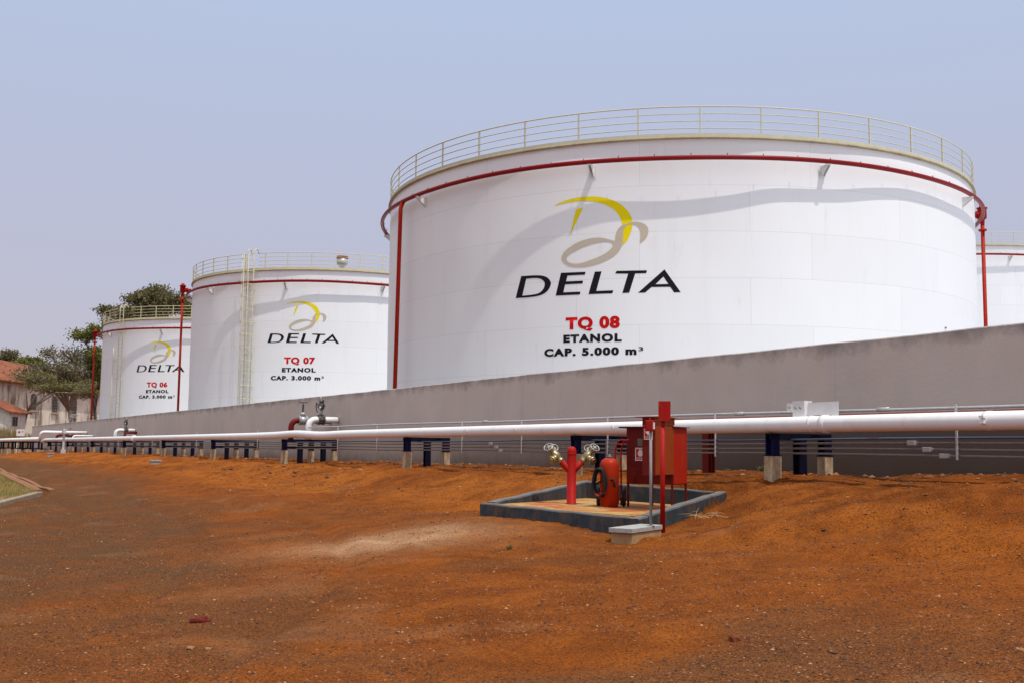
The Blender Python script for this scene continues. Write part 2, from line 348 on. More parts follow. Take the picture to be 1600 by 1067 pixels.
# loose stones over the dirt: too many to count
def stones(name, count, pts, sizes, mat):
    base = np.array([(1, 0, 0), (0, 1, 0), (-1, 0, 0), (0, -1, 0), (0, 0, 1), (0, 0, -1)], float)
    fc = np.array([(0, 1, 4), (1, 2, 4), (2, 3, 4), (3, 0, 4), (1, 0, 5), (2, 1, 5), (3, 2, 5), (0, 3, 5)])
    v = base[None] * (1 + .45 * (rng.random((count, 6, 1)) - .5)) * sizes[:, None, None] * np.stack([.7 + .7 * rng.random(count), .7 + .6 * rng.random(count), .35 + .4 * rng.random(count)], -1)[:, None, :]
    v += .25 * sizes[:, None, None] * (rng.random((count, 6, 3)) - .5)
    q = rng.random(count) * 2 * PI; cq, sq = np.cos(q)[:, None], np.sin(q)[:, None]
    v = np.stack([v[..., 0] * cq - v[..., 1] * sq, v[..., 0] * sq + v[..., 1] * cq, v[..., 2]], -1) + pts[:, None, :]
    F = (fc[None] + 6 * np.arange(count)[:, None, None]).reshape(-1, 3)
    return link(name, npmesh(name, v.reshape(-1, 3), F, [mat], False))
gm_, nt, bs = newmat('stone_mix'); ge = N(nt, 'NewGeometry')
lk(nt, ramp(nt, ge.outputs['Random Per Island'], [(0, (.030, .014, .008)), (.35, (.085, .030, .010)), (.6, (.19, .055, .012)), (.84, (.26, .09, .025)), (.97, (.33, .15, .06)), (1, (.50, .31, .18))]), bs.inputs['Base Color'])
bs.inputs['Roughness'].default_value = .9
cnt = 210000
dist = 6.5 + 26 * rng.random(cnt) ** 1.5; ang = np.radians(-27 + 54 * rng.random(cnt))
px, py = dist * np.sin(ang), dist * np.cos(ang)
ps, pn = px * TV.x + py * TV.y, px * NV.x + py * NV.y
clump = fbm(px * .9, py * .9, 4)
keep = (pn < 14.5) & (rng.random(cnt) < sst(.30, .62, clump)); px, py, ps, pn, dist = px[keep], py[keep], ps[keep], pn[keep], dist[keep]
sz = (.0026 + .0095 * rng.random(len(px)) ** 7) * (1 + .026 * dist)
big_ = rng.random(len(px)) < .006; sz[big_] *= 2.0
# clods broken off the bank and rubble along the wall foot
m1, m2, m3 = 260, 2600, 900
es = np.concatenate([32 + 3.2 * rng.normal(size=m1), 6 + 60 * rng.random(m2), 8 + 40 * rng.random(m3)]); en = np.concatenate([10.6 + .7 * rng.normal(size=m1), 13.0 + 1.6 * rng.random(m2), 8.6 + 3.4 * rng.random(m3)])
ez = np.concatenate([.015 + .06 * rng.random(m1) ** 3, .012 + .05 * rng.random(m2) ** 3, .012 + .035 * rng.random(m3) ** 4])
ok = ~((es > 11.5) & (es < 16.6) & (en < 12.4)); es, en, ez = es[ok], en[ok], ez[ok]
px = np.concatenate([px, TV[0] * es + NV[0] * en]); py = np.concatenate([py, TV[1] * es + NV[1] * en]); ps = np.concatenate([ps, es]); pn = np.concatenate([pn, en]); sz = np.concatenate([sz, ez])
pa = (px + .447) * .8526 + (py - 16.223) * -.5225; pb = (px + .447) * .5225 + (py - 16.223) * .8526
ok = ~((pa > -.05) & (pa < 2.66) & (pb > -.05) & (pb < 3.3)); px, py, ps, pn, sz = px[ok], py[ok], ps[ok], pn[ok], sz[ok]
tag(stones('gravel', len(px), np.stack([px, py, G(ps, pn, True) + sz * .1], -1), sz, gm_), kind='stuff')

# ------------------------------------------------------------------ bund wall
wm, nt, bs = newmat('grey_wall_paint'); P_ = coords(nt)
st_ = noise(nt, P_, 1.0, 6, .65, 0, (2.2, 2.2, .22)); bl = noise(nt, P_, .5, 5, .6, .4); fi = noise(nt, P_, 14, 4, .6)
dtj = N(nt, 'VectorMath', operation='DOT_PRODUCT'); lk(nt, P_, dtj.inputs[0]); dtj.inputs[1].default_value = TV; dts = math_(nt, 'ADD', dtj.outputs['Value'], 100.9)
c = mixc(nt, ramp(nt, bl, [(.3, (0,) * 3), (.7, (1,) * 3)]), (.63, .57, .505), (.55, .49, .435))
c = mixc(nt, ramp(nt, st_, [(.50, (0,) * 3), (.72, (.6,) * 3)]), c, (.66, .55, .46))
jn = math_(nt, 'ABSOLUTE', math_(nt, 'SUBTRACT', math_(nt, 'FRACT', math_(nt, 'DIVIDE', dts, 6.2)), .5))
c = mixc(nt, ramp(nt, jn, [(0, (.16,) * 3), (.0028, (0,) * 3)]), c, (.25, .22, .20))         # cold joints between pours
c = mixc(nt, ramp(nt, st_, [(.22, (.35,) * 3), (.42, (0,) * 3)]), c, (.38, .335, .30))
sx = N(nt, 'SeparateXYZ'); lk(nt, P_, sx.inputs[0])
jag = math_(nt, 'MULTIPLY', math_(nt, 'SUBTRACT', noise(nt, P_, 1.6, 6, .7), .5), .9)
zz = math_(nt, 'ADD', sx.outputs[2], jag)
lowm = N(nt, 'MapRange'); lowm.inputs[1].default_value = -.05; lowm.inputs[2].default_value = -.55; lk(nt, zz, lowm.inputs[0])
dt = N(nt, 'VectorMath', operation='DOT_PRODUCT'); lk(nt, P_, dt.inputs[0]); dt.inputs[1].default_value = TV
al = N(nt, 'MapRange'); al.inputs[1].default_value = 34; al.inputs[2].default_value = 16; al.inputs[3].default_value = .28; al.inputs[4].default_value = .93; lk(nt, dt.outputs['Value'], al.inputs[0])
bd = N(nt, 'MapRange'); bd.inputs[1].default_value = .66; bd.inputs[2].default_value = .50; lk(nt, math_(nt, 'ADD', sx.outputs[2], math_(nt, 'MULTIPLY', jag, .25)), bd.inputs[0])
c = mixc(nt, math_(nt, 'MULTIPLY', bd.outputs[0], al.outputs[0]), c, (.062, .040, .031))        # shade below the pipe painted on as a dark band, weaker farther along
c = mixc(nt, math_(nt, 'MULTIPLY', lowm.outputs[0], .6), c, (.10, .055, .025))                # soil splashed up from the ground
topm = N(nt, 'MapRange'); topm.inputs[1].default_value = 1.72; topm.inputs[2].default_value = 2.02; lk(nt, zz, topm.inputs[0])
c = mixc(nt, math_(nt, 'MULTIPLY', topm.outputs[0], .7), c, (.17, .15, .14))                   # water stains under the top edge
lk(nt, c, bs.inputs['Base Color']); bs.inputs['Roughness'].default_value = .85
bump(nt, bs, math_(nt, 'ADD', fi, math_(nt, 'MULTIPLY', bl, 2)), .25, .02)
mb = MB(); WT = 1.97
ss = np.concatenate([np.arange(-30, 60, .35), np.arange(60, 125.1, 1.0)])
prof = []
for s in ss:
    dz = .004 * math.sin(s * 1.9) + .012 * (float(fbm(s * 1.3, 3.3, 4)) - .5) + .006 * math.sin(s * .31); dn = .02 * (float(fbm(s * .25, 8.8)) - .5)
    prof.append([W(s, WN + dn, -1.3), W(s, WN + dn, .4), W(s, WN + dn, WT - .02 + dz), W(s, WN + dn + .02, WT + dz), W(s, WN + .26, WT + dz), W(s, WN + .28, -1.3)])
vv = [[mb.bm.verts.new(p) for p in r] for r in prof]
for A, B in zip(vv, vv[1:]):
    for j in range(5): mb._f([A[j], B[j], B[j + 1], A[j + 1]])
mb._f(vv[0]); mb._f(vv[-1][::-1])
mb.box(W(124.86, 60, .33), (.28, 89.2, 3.2), RZ)
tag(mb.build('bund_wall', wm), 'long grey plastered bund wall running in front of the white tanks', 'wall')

# ------------------------------------------------------------------ storage tanks
def flat_mesh(polys):
    """outlines (first outer, then holes) -> filled flat mesh"""
    cu = bpy.data.curves.new('outline', 'CURVE'); cu.dimensions = '2D'; cu.fill_mode = 'BOTH'
    for pl in polys:
        sp = cu.splines.new('POLY'); sp.points.add(len(pl) - 1); sp.use_cyclic_u = True
        for p, (x, y) in zip(sp.points, pl): p.co = (x, y, 0, 1)
    return _to_mesh(cu)
def _to_mesh(cu):
    o = bpy.data.objects.new('outline', cu); COL.objects.link(o)
    dg = bpy.context.evaluated_depsgraph_get(); me = bpy.data.meshes.new_from_object(o.evaluated_get(dg))
    bpy.data.objects.remove(o); bpy.data.curves.remove(cu); return me
def text_flat(txt, bold=.03, space=1.06):
    cu = bpy.data.curves.new('letters', 'FONT'); cu.body = txt; cu.size = 1; cu.offset = bold; cu.fill_mode = 'BOTH'; cu.space_character = space
    cu.resolution_u = 4
    return _to_mesh(cu)
def smooth_outline(pl, it=2, sharp=58):
    for _ in range(it):
        out = []; n = len(pl)
        for i in range(n):
            a, b, c = Vector(pl[i - 1]), Vector(pl[i]), Vector(pl[(i + 1) % n])
            if (b - a).angle(c - b, 0) > math.radians(sharp): out.append(tuple(b))
            else: out += [tuple(b * .75 + a * .25), tuple(b * .75 + c * .25)]
        pl = out
    return pl
DENT = {1.3: ([-180, -130, -115, -109, -103, -97, -90, -83, -73, -60, -39, -15, 180], [0, .02, .02, 0, -.055, -.105, -.11, -.03, -.035, .06, .06, 0, 0]),
        4.1: ([-180, -125, -112, -100, -88, -76, -60, 180], [0, .0, .02, -.03, .03, -.02, 0, 0])}
_dx = np.arange(-180, 181, 1.0); DENT = {k: np.convolve(np.pad(np.interp(_dx, *v), 6, mode='edge'), np.hanning(13) / np.hanning(13).sum(), 'valid') for k, v in DENT.items()}
def shell_bulge(th, z, seed):
    """rolled plates are never quite round"""
    d = (math.degrees(th) + 180) % 360 - 180; dent = float(np.interp(d, _dx, DENT[seed])) if seed in DENT else 0
    return dent * math.exp(-((z + 2.2) / 4.0) ** 2) + .006 * math.sin(12 * th + seed + .35 * z) + .003 * math.sin(7 * th + 1.1 * z + seed * 2) + .003 * math.sin(23 * th + seed) * math.sin(2.09 * z) + .0012 * math.sin(41 * th + 1.5 * z + seed)
def decal(name, meshes, parent, R, th0, z0, k, mat, lift, seed):
    """wraps flat outlines round a shell as a thin coat of paint; (u, v) metres from the anchor"""
    bm = bmesh.new()
    for me, fx, fy in meshes:
        b2 = bmesh.new(); b2.from_mesh(me)
        for v in b2.verts: v.co = (fx(v.co.x) * k, fy(v.co.y) * k, 0)
        xs = [v.co.x for v in b2.verts]; x = min(xs) + .1
        while x < max(xs):
            bmesh.ops.bisect_plane(b2, geom=list(b2.verts) + list(b2.edges) + list(b2.faces), plane_co=(x, 0, 0), plane_no=(1, 0, 0)); x += .1
        ys = [v.co.y for v in b2.verts]; y = min(ys) + .25
        while y < max(ys):
            bmesh.ops.bisect_plane(b2, geom=list(b2.verts) + list(b2.edges) + list(b2.faces), plane_co=(0, y, 0), plane_no=(0, 1, 0)); y += .25
        t = bpy.data.meshes.new('t'); b2.to_mesh(t); b2.free(); bm.from_mesh(t); bpy.data.meshes.remove(t)
    for v in bm.verts:
        th = th0 + v.co.x / R; z = z0 + v.co.y; r = R + lift + shell_bulge(th, z, seed)
        v.co = (r * math.cos(th), r * math.sin(th), z)
    for f in bm.faces:
        f.smooth = True
        if f.normal.dot(Vector((f.calc_center_median().x, f.calc_center_median().y, 0))) < 0: f.normal_flip()
    me = bpy.data.meshes.new(name); bm.to_mesh(me); bm.free(); me.materials.append(mat)
    return link(name, me, parent)
OUT = {
'D':[[(-2.888,0.016),(-2.674,0.743),(-2.043,0.732),(-1.774,0.684),(-1.607,0.577),(-1.541,0.429),(-1.585,0.282),(-1.723,0.128),(-1.969,0.035),(-2.344,0.01)],[(-2.624,0.083),(-2.476,0.642),(-2.11,0.646),(-1.9,0.596),(-1.785,0.492),(-1.764,0.383),(-1.836,0.225),(-1.99,0.115),(-2.275,0.084)]],
'E':[[(-1.375,0.007),(-1.187,0.748),(-0.336,0.736),(-0.36,0.643),(-0.957,0.645),(-1.007,0.457),(-0.421,0.451),(-0.439,0.357),(-1.038,0.358),(-1.1,0.1),(-0.505,0.094),(-0.529,0.001)]],
'L':[[(-0.235,0.0),(-0.026,0.727),(0.197,0.729),(0.024,0.095),(0.583,0.098),(0.554,0.0)]],
'T':[[(0.642,0.64),(0.688,0.726),(1.668,0.72),(1.639,0.627),(1.288,0.625),(1.097,0.007),(0.876,0.002),(1.062,0.626)]],
'A':[[(1.38,0.0),(2.221,0.743),(2.733,0.003),(2.524,-0.001),(2.4,0.179),(1.81,0.177),(1.604,0.001)],[(1.935,0.267),(2.344,0.272),(2.186,0.512)]],
'yellow':[[(-1.427,3.028),(-1.19,3.117),(-0.923,3.18),(-0.583,3.216),(-0.222,3.218),(0.108,3.185),(0.383,3.117),(0.631,3.023),(0.853,2.887),(1.024,2.716),(1.133,2.546),(1.194,2.372),(1.206,2.212),(1.169,2.018),(1.097,1.837),(1.0,1.67),(0.873,1.552),(0.895,1.784),(0.902,1.98),(0.897,2.103),(0.865,2.276),(0.824,2.426),(0.75,2.57),(0.644,2.701),(0.483,2.826),(0.234,2.953),(-0.018,3.032),(-0.324,3.084),(-0.686,3.094),(-1.002,3.071),(-1.243,3.042),(-1.405,3.006)]],
'wedge':[[(-0.672,2.818),(-0.426,2.869),(-0.877,1.979)]],
'beige':[[(1.434,1.597),(1.579,1.698),(1.687,1.853),(1.723,2.022),(1.675,2.158),(1.555,2.26),(1.363,2.316),(1.194,2.311),(0.999,2.258),(0.829,2.192),(0.706,2.063),(0.652,1.893),(0.638,1.71),(0.534,1.732),(0.386,1.783),(0.186,1.831),(-0.014,1.842),(-0.268,1.82),(-0.576,1.74),(-0.862,1.597),(-1.072,1.449),(-1.178,1.282),(-1.15,1.156),(-1.03,1.024),(-0.832,0.937),(-0.572,0.898),(-0.265,0.906),(0.038,0.965),(0.337,1.073),(0.584,1.197),(0.756,1.349),(0.841,1.505),(0.883,1.613),(0.897,1.833),(0.909,2.078),(0.975,2.173),(1.072,2.23),(1.218,2.236),(1.363,2.169),(1.435,2.069),(1.464,1.933),(1.454,1.763)],[(0.547,1.64),(0.435,1.69),(0.237,1.705),(-0.014,1.669),(-0.267,1.609),(-0.523,1.526),(-0.782,1.405),(-0.952,1.305),(-1.004,1.221),(-0.977,1.12),(-0.872,1.051),(-0.676,1.015),(-0.418,1.037),(-0.113,1.132),(0.188,1.24),(0.411,1.364),(0.535,1.481),(0.579,1.565)]],
}
for k_ in ('yellow', 'beige', 'D'):
    OUT[k_] = [smooth_outline(p, 2, 40 if k_ == 'D' else 58) for p in OUT[k_]]
FLAT = {k_: flat_mesh(v) for k_, v in OUT.items()}
def capfit(txt, w, h, u0, v0, bold=.058, space=1.2):
    """the word stretched to width w with capitals h tall, lower left corner at (u0, v0)"""
    me = text_flat(txt, bold, space); xs = [v.co.x for v in me.vertices]; x0, x1 = min(xs), max(xs)
    e = text_flat('E', bold); ys = [v.co.y for v in e.vertices]; y0, y1 = min(ys), max(ys); bpy.data.meshes.remove(e)
    return (me, lambda x: u0 + (x - x0) / (x1 - x0) * w, lambda y: v0 + (y - y0) / (y1 - y0) * h)

def shell_mat(seed):
    m, nt, bs = newmat('white_tank_paint')
    uv = N(nt, 'UVMap', uv_map='plates').outputs[0]; o = coords(nt)
    br = N(nt, 'TexBrick'); br.offset = .37; br.offset_frequency = 2; br.inputs['Scale'].default_value = 1; br.inputs['Mortar Size'].default_value = .011
    br.inputs['Mortar Smooth'].default_value = .35; br.inputs['Brick Width'].default_value = 5.6; br.inputs['Row Height'].default_value = 1.5; br.inputs['Bias'].default_value = 0
    br.inputs['Color1'].default_value = (.86, .865, .875, 1); br.inputs['Color2'].default_value = (.825, .83, .84, 1); br.inputs['Mortar'].default_value = (.72, .715, .71, 1)
    lk(nt, uv, br.inputs['Vector'])
    s1 = noise(nt, o, 1, 6, .65, .2, (1.4, 1.4, .10)); s2 = noise(nt, o, .35, 5, .6)
    c = mixc(nt, ramp(nt, s1, [(.52, (0,) * 3), (.78, (.25,) * 3)]), br.outputs[0], (.70, .69, .68))
    c = mixc(nt, ramp(nt, s2, [(.40, (0,) * 3), (.72, (.35,) * 3)]), c, (.83, .825, .82))
    s3 = noise(nt, o, 1.1, 7, .75, .5, (2.5, 2.5, .30))
    c = mixc(nt, ramp(nt, s3, [(.60, (0,) * 3), (.74, (.30,) * 3)]), c, (.56, .49, .41))
    lk(nt, c, bs.inputs['Base Color']); bs.inputs['Roughness'].default_value = .5; bs.inputs['Specular IOR Level'].default_value = .3
    h = math_(nt, 'SUBTRACT', math_(nt, 'MULTIPLY', s2, 1.2), math_(nt, 'MULTIPLY', br.outputs['Fac'], .8)); bump(nt, bs, h, .12, .015)
    return m
TANK_MAT = shell_mat(0)

def polar(r, th, z): return Vector((r * math.cos(th), r * math.sin(th), z))
def tank(cx, cy, zr, R, label, steel, seed, post0, postd, ring_z, br0, brd, detail=True):
    """origin at the rim's centre; z counts from the rim"""
    zb = -1.1 - zr
    t = empty('storage_tank', (cx, cy, zr), 0, label, 'tank', 'white storage tanks behind the wall')
    th = np.linspace(0, 2 * PI, 361)[:-1]; zs = np.linspace(zb, 0, 40)
    TH, ZZ = np.meshgrid(th, zs, indexing='ij'); B = np.vectorize(lambda a, b: shell_bulge(a, b, seed))(TH, ZZ)
    B = B * np.clip(-ZZ / .6, 0, 1)
    V = np.stack([(R + B) * np.cos(TH), (R + B) * np.sin(TH), ZZ], -1).reshape(-1, 3)
    id_ = np.arange(360 * 40).reshape(360, 40); nx = np.roll(id_, -1, 0)
    F = np.stack([id_[:, :-1], nx[:, :-1], nx[:, 1:], id_[:, 1:]], -1).reshape(-1, 4)
    me = npmesh('shell', V, F, [TANK_MAT])
    uvl = me.uv_layers.new(name='plates'); li = F.ravel(); u = (TH.ravel()[li]) * R; u = u.reshape(-1, 4); wrap = (u.max(1) - u.min(1)) > R; u[wrap] = np.where(u[wrap] < R, u[wrap] + 2 * PI * R, u[wrap])
    uvl.data.foreach_set('uv', np.stack([u.ravel() + seed * 1.7, ZZ.ravel()[li] + 30.05], -1).astype(np.float32).ravel())
    link('shell', me, t)
    mb = MB(); mb.lathe([(R - .02, -.03), (R * .5, .32), (.05, .6)], 96); mb.build('roof', M['white_steel'], t)
    mb = MB(); mb.lathe([(R - .03, -.075), (R + .095, -.075), (R + .095, -.012), (R - .03, -.012)], 180); mb.build('rim', M['rim'], t)
    mb = MB(); n = 180
    for r0, r1, z0, z1 in ((R + .03, R + .045, -.008, .115),):
        pr = [(r0, z0), (r1, z0), (r1, z1), (r0, z1)]
        rg = [[mb.bm.verts.new(polar(r, 2 * PI * j / n, z)) for r, z in pr] for j in range(n)]
        for j in range(n):
            for q in range(4): mb._f([rg[j][q], rg[(j + 1) % n][q], rg[(j + 1) % n][(q + 1) % 4], rg[j][(q + 1) % 4]])
    mb.build('toe_plate', steel, t)
    # handrail with its posts
    gap = None if detail is True or detail is False else detail
    mb = MB()
    for zz, rr in ((1.0, .024), (.76, .016), (.52, .016), (.28, .016)):
        if gap: pts = [polar(R + .01, a, zz) for a in np.linspace(gap[1], gap[0] + 2 * PI, 150)]; mb.tube(pts, rr, 6)
        else: mb.tube([polar(R + .01, a, zz) for a in th[::2]], rr, 6, closed=True)
    rail = mb.build('guard_rail', steel, t)
    mb = MB(); mb.box((0, 0, .5), (.046, .046, 1.02)); p0 = mb.build('post', steel, rail)
    k = int(round(360 / postd)); first = True
    for i in range(k):
        a = math.radians(post0 + 360 * i / k)
        if gap and gap[0] < a < gap[1]: continue
        p = p0 if first else p0.copy()
        if not first: COL.objects.link(p); p.parent = rail
        first = False
        p.location = polar(R + .01, a, 0); p.rotation_euler = (0, 0, a)
    # cooling-water ring with nozzles, on triangular brackets
    mb = MB(); rr = R + .34
    mb.tube([polar(rr + .01 * math.sin(9 * a + seed), a, ring_z + .012 * math.sin(7 * a + seed * 3)) for a in th], .078, 12, closed=True)
    for a in np.arange(0, 2 * PI, math.radians(5.4)): mb.cyl(polar(rr - .03, a, ring_z + .05), polar(rr - .09, a, ring_z + .15), .012, .016, 5)
    ring = mb.build('cooling_ring', M['ring_red'], t)
    mb = MB()
    for y in (-.05, .05):
        mb.prism([(0, -.02), (.40, -.02), (.40, -.07), (.05, -.34), (0, -.34)], y - .006, y + .006, lambda p: Vector((p.x, p.z, p.y)))
    mb.box((.2, 0, -.014), (.42, .13, .012)); mb.box((.006, 0, -.18), (.012, .2, .42))
    b0 = mb.build('bracket', M['white_steel'], ring); first = True
    for i in range(int(round(360 / brd))):
        a = math.radians(br0 + brd * i); b = b0 if first else b0.copy()
        if not first: COL.objects.link(b); b.parent = ring
        first = False; b.location = polar(R + .012, a, ring_z - .078); b.rotation_euler = (0, 0, a)
    return t
def foam(t, R, a, ztop, zbot, off, name_head='foam_chamber', aim=None):
    """upright red pipe with a pot on top that feeds the shell"""
    p = polar(R + off, a, 0)
    mb = MB(); mb.tube([p + Vector((0, 0, zbot)), p + Vector((0, 0, ztop - .75))], .075, 12); mb.cyl(p + Vector((0, 0, ztop - 1.0)), p + Vector((0, 0, ztop - .93)), .16, seg=14)
    mb.build('riser_pipe', M['red_orange'], t)
    mb = MB(); mb.lathe([(.075, -.78), (.09, -.55), (.17, -.48), (.17, -.10), (.205, -.10), (.205, -.05), (.13, -.03), (.10, .0), (.10, .07), (.05, .08)], 20, p + Vector((0, 0, ztop)))
    q = polar(R - .05, a if aim is None else aim, 0); d = (q - p); d.normalize(); e = p + d * min((q - p).length, .62)
    mb.cyl(p + Vector((0, 0, ztop - .38)), e + Vector((0, 0, ztop - .38)), .085, seg=14); mb.cyl(p + d * .30 + Vector((0, 0, ztop - .38)), p + d * .36 + Vector((0, 0, ztop - .38)), .15, seg=14)
    mb.build(name_head, M['red'], t)
def ladder(t, R, a, zbot, steel, cage=True):
    ea = Vector((-math.sin(a), math.cos(a), 0)); er = Vector((math.cos(a), math.sin(a), 0)); b = er * (R + .2)
    mb = MB()
    for sgn in (-1, 1):
        pts = [b + ea * (.24 * sgn) + Vector((0, 0, zbot)), b + ea * (.24 * sgn) + Vector((0, 0, 1.0))]
        pts += [b + ea * (.24 * sgn) - er * (.22 * (1 - math.cos(q))) + Vector((0, 0, 1.0 + .28 * math.sin(q))) for q in np.linspace(.3, PI, 8)]
        mb.tube(pts, .032, 6)
    for z in np.arange(zbot + .15, 1.0, .3): mb.cyl(b - ea * .24 + Vector((0, 0, z)), b + ea * .24 + Vector((0, 0, z)), .014, seg=5)
    for z in np.arange(zbot + .6, -.2, 1.9):
        for sgn in (-1, 1): mb.cyl(er * (R - .02) + ea * .24 * sgn + Vector((0, 0, z)), b + ea * .24 * sgn + Vector((0, 0, z)), .02, seg=5)
    lad = mb.build('ladder', steel, t)
    if cage:
        mb = MB()
        arc = lambda q, z: b + ea * (.36 * math.cos(q)) + er * (.66 * math.sin(q)) + Vector((0, 0, z))
        for z in np.arange(zbot + 1.4, .9, .75): mb.tube([arc(q, z) for q in np.linspace(-.15, PI + .15, 12)], .016, 5)
        for q in np.linspace(.25, PI - .25, 5): mb.tube([arc(q, zbot + 1.4), arc(q, .85)], .014, 5)
        mb.build('ladder_cage', steel, lad)

D2R = math.radians
def lettering(t, R, seed, th_logo, z_logo, k, number, th_n, z_n, cap, th_c, z_c, eta, z_e, sup):
    """logo, word and capacity lines painted on the shell"""
    ident = lambda x: x
    a0 = D2R(th_logo)
    decal('logo', [(FLAT['yellow'], ident, ident), (FLAT['wedge'], ident, ident)], t, R, a0, z_logo, k, M['logo_yellow'], .006, seed)
    decal('logo', [(FLAT['beige'], ident, ident)], t, R, a0, z_logo, k, M['logo_beige'], .009, seed)
    decal('tank_lettering', [(FLAT[q], ident, ident) for q in 'DELTA'], t, R, a0, z_logo, k, M['ink'], .006, seed)
    r0, r1 = D2R(th_n[0]), D2R(th_n[1])
    decal('tank_number', [capfit(number, (r1 - r0) * R, .395, 0, 0, .056, 1.12)], t, R, r0, z_n, 1, M['num_red'], .006, seed)
    r0, r1 = D2R(eta[0]), D2R(eta[1]); c0, c1 = D2R(th_c[0]), D2R(th_c[1]); s0, s1 = D2R(sup[0]), D2R(sup[1])
    decal('product_lettering', [capfit('ETANOL', (r1 - r0) * R, .262, 0, 0)], t, R, r0, z_e, 1, M['ink'], .006, seed)
    decal('capacity_lettering', [capfit(cap, (c1 - c0) * R, .258, 0, 0)], t, R, c0, z_c, 1, M['ink'], .006, seed)
    decal('superscript', [capfit('3', (s1 - s0) * R, .125, 0, 0, .02)], t, R, s0, z_c + .125, 1, M['ink'], .006, seed)

t8 = tank(6.790, 46.126, 10.052, 12.0, 'huge white tank marked TQ 08, nearest and largest, red pipe ring below its rail', M['cream_steel'], 1.3, -150.75, 9.47, -.755, -146.5, 37.4 * 36 / 37.4)
lettering(t8, 12.0, 1.3, -110, -5.03, 1, 'TQ 08', (-114.85, -106.19), -6.155, 'CAP. 5.000 m', (-118.5, -103.63), -7.01, (-115.22, -105.9), -6.582, (-103.35, -102.61))
ra = D2R(-152.6)
mb = MB(); mb.tube(fillet([polar(12.34, ra, -.80), polar(12.44, ra, -1.02), polar(12.52, D2R(-153.1), -11.1)], .12), .078, 12); mb.build('riser_pipe', M['red_orange'], t8)
foam(t8, 12.0, D2R(-14.0), -.12, -11.1, .46, aim=D2R(-17))
mb = MB(); mb.cyl(polar(11.98, D2R(-47.6), -5.73), polar(12.08, D2R(-47.6), -5.73), .03, seg=8); mb.build('nozzle_stub', M['dark_steel'], t8)

t7 = tank(-12.073, 72.624, 10.464, 9.077, 'white tank marked TQ 07 with caged yellow ladder, left of the largest tank', M['yellow_steel'], 4.1, -142.8, 9.0, -.76, -134.0, 36, detail=(D2R(-115.0), D2R(-109.6)))
lettering(t7, 9.077, 4.1, -91.0, -4.37, .763, 'TQ 07', (-98.1, -86.42), -5.60, 'CAP. 3.000 m', (-103.08, -84.41), -6.548, (-98.78, -86.21), -6.083, (-84.05, -83.15))
ladder(t7, 9.077, D2R(-112.3), -11.3, M['yellow_steel'])
foam(t7, 9.077, D2R(-160.0), -.15, -11.4, .62, aim=D2R(-156))
mb = MB(); vp = polar(8.3, D2R(-77.2), 0)
mb.lathe([(.13, -.05), (.13, .30), (.20, .31), (.20, .36), (.13, .38)], 20, vp); mb.mi = 1
mb.lathe([(.16, .385), (.30, .42), (.33, .50), (.33, .78), (.28, .80)], 20, vp); mb.mi = 2; mb.lathe([(.33, .81), (.36, .84), (.36, .94), (.10, .97)], 20, vp)
mb.build('roof_vent', [M['white_steel'], M['galv'], M['red_brown']], t7)

t6 = tank(-26.013, 96.347, 10.180, 9.72, 'farthest white tank on the left, marked TQ 06, with yellow ladder and rail', M['yellow_steel'], 7.7, -140.9, 8.78, -.80, -138.0, 36, detail=(D2R(-132.3), D2R(-121.3)))
lettering(t6, 9.72, 7.7, -102.7, -4.28, .763, 'TQ 06', (-109.2, -98.44), -5.50, 'CAP. 3.000 m', (-113.54, -95.75), -6.392, (-109.5, -97.68), -5.965, (-95.45, -94.6))
ladder(t6, 9.72, D2R(-126.5), -11.1, M['yellow_steel'], cage=False)
foam(t6, 9.72, D2R(-164.0), -.35, -11.2, .65, aim=D2R(-160))
mb = MB(); lp = D2R(-133.0)                                        # slim pipe clipped beside the ladder
mb.tube([polar(9.86, lp, -11.1), polar(9.86, lp, -2.2)], .035, 6)
for z in np.arange(-10.5, -2.1, 1.45): mb.cyl(polar(9.70, lp, z), polar(9.86, lp, z), .02, seg=5); mb.cyl(polar(9.86, lp, z), polar(9.88, D2R(-128.6), z), .016, seg=5)
mb.build('side_pipe', M['yellow_steel'], t6)
for px_, py_, pz_, sz_ in ((-108, 9.1, 0, .35), (-104, 9.0, 0, .3)):
    pass

t9 = tank(36.682, 94.456, 15.764, 13.32, 'white tank half hidden behind the right edge of the largest tank', M['cream_steel'], 2.6, -128, 7.2, -.765, -122.5, 36)

# ------------------------------------------------------------------ pipes along the wall
def rel(mb, name, mat, root):
    for v in mb.bm.verts: v.co -= root.location
    return mb.build(name, mat, root)
ORD = ['first', 'second', 'third', 'fourth', 'fifth', 'sixth', 'seventh', 'eighth', 'ninth', 'tenth', 'eleventh', 'twelfth', 'thirteenth', 'fourteenth', 'fifteenth', 'sixteenth', 'seventeenth', 'eighteenth', 'nineteenth', 'twentieth']
PR = .122
pl = empty('pipeline', W(8, 12.5, .44), 0, 'long white main pipe resting on the blue supports in front of the wall', 'pipe')
run = [(2, 12.5, .44), (12, 12.5, .445), (22, 12.5, .44), (31.5, 12.5, .425), (33.3, 12.47, .395), (35.4, 12.42, .475), (37.2, 12.40, .435), (40, 12.42, .42), (60, 12.45, .42), (80, 12.45, .425), (96.5, 12.45, .43), (98, 12.45, .30)]
mb = MB(); mb.tube(fillet([W(*p) for p in run], 1.2, 5), PR, 20); rel(mb, 'pipe', M['pipe_white'], pl)
def band(s, n, z, w, r, nm='coupling', mat='pipe_white'):
    mb = MB(); mb.cyl(W(s - w / 2, n, z), W(s + w / 2, n, z), r, seg=20); return rel(mb, nm, M[mat], pl)
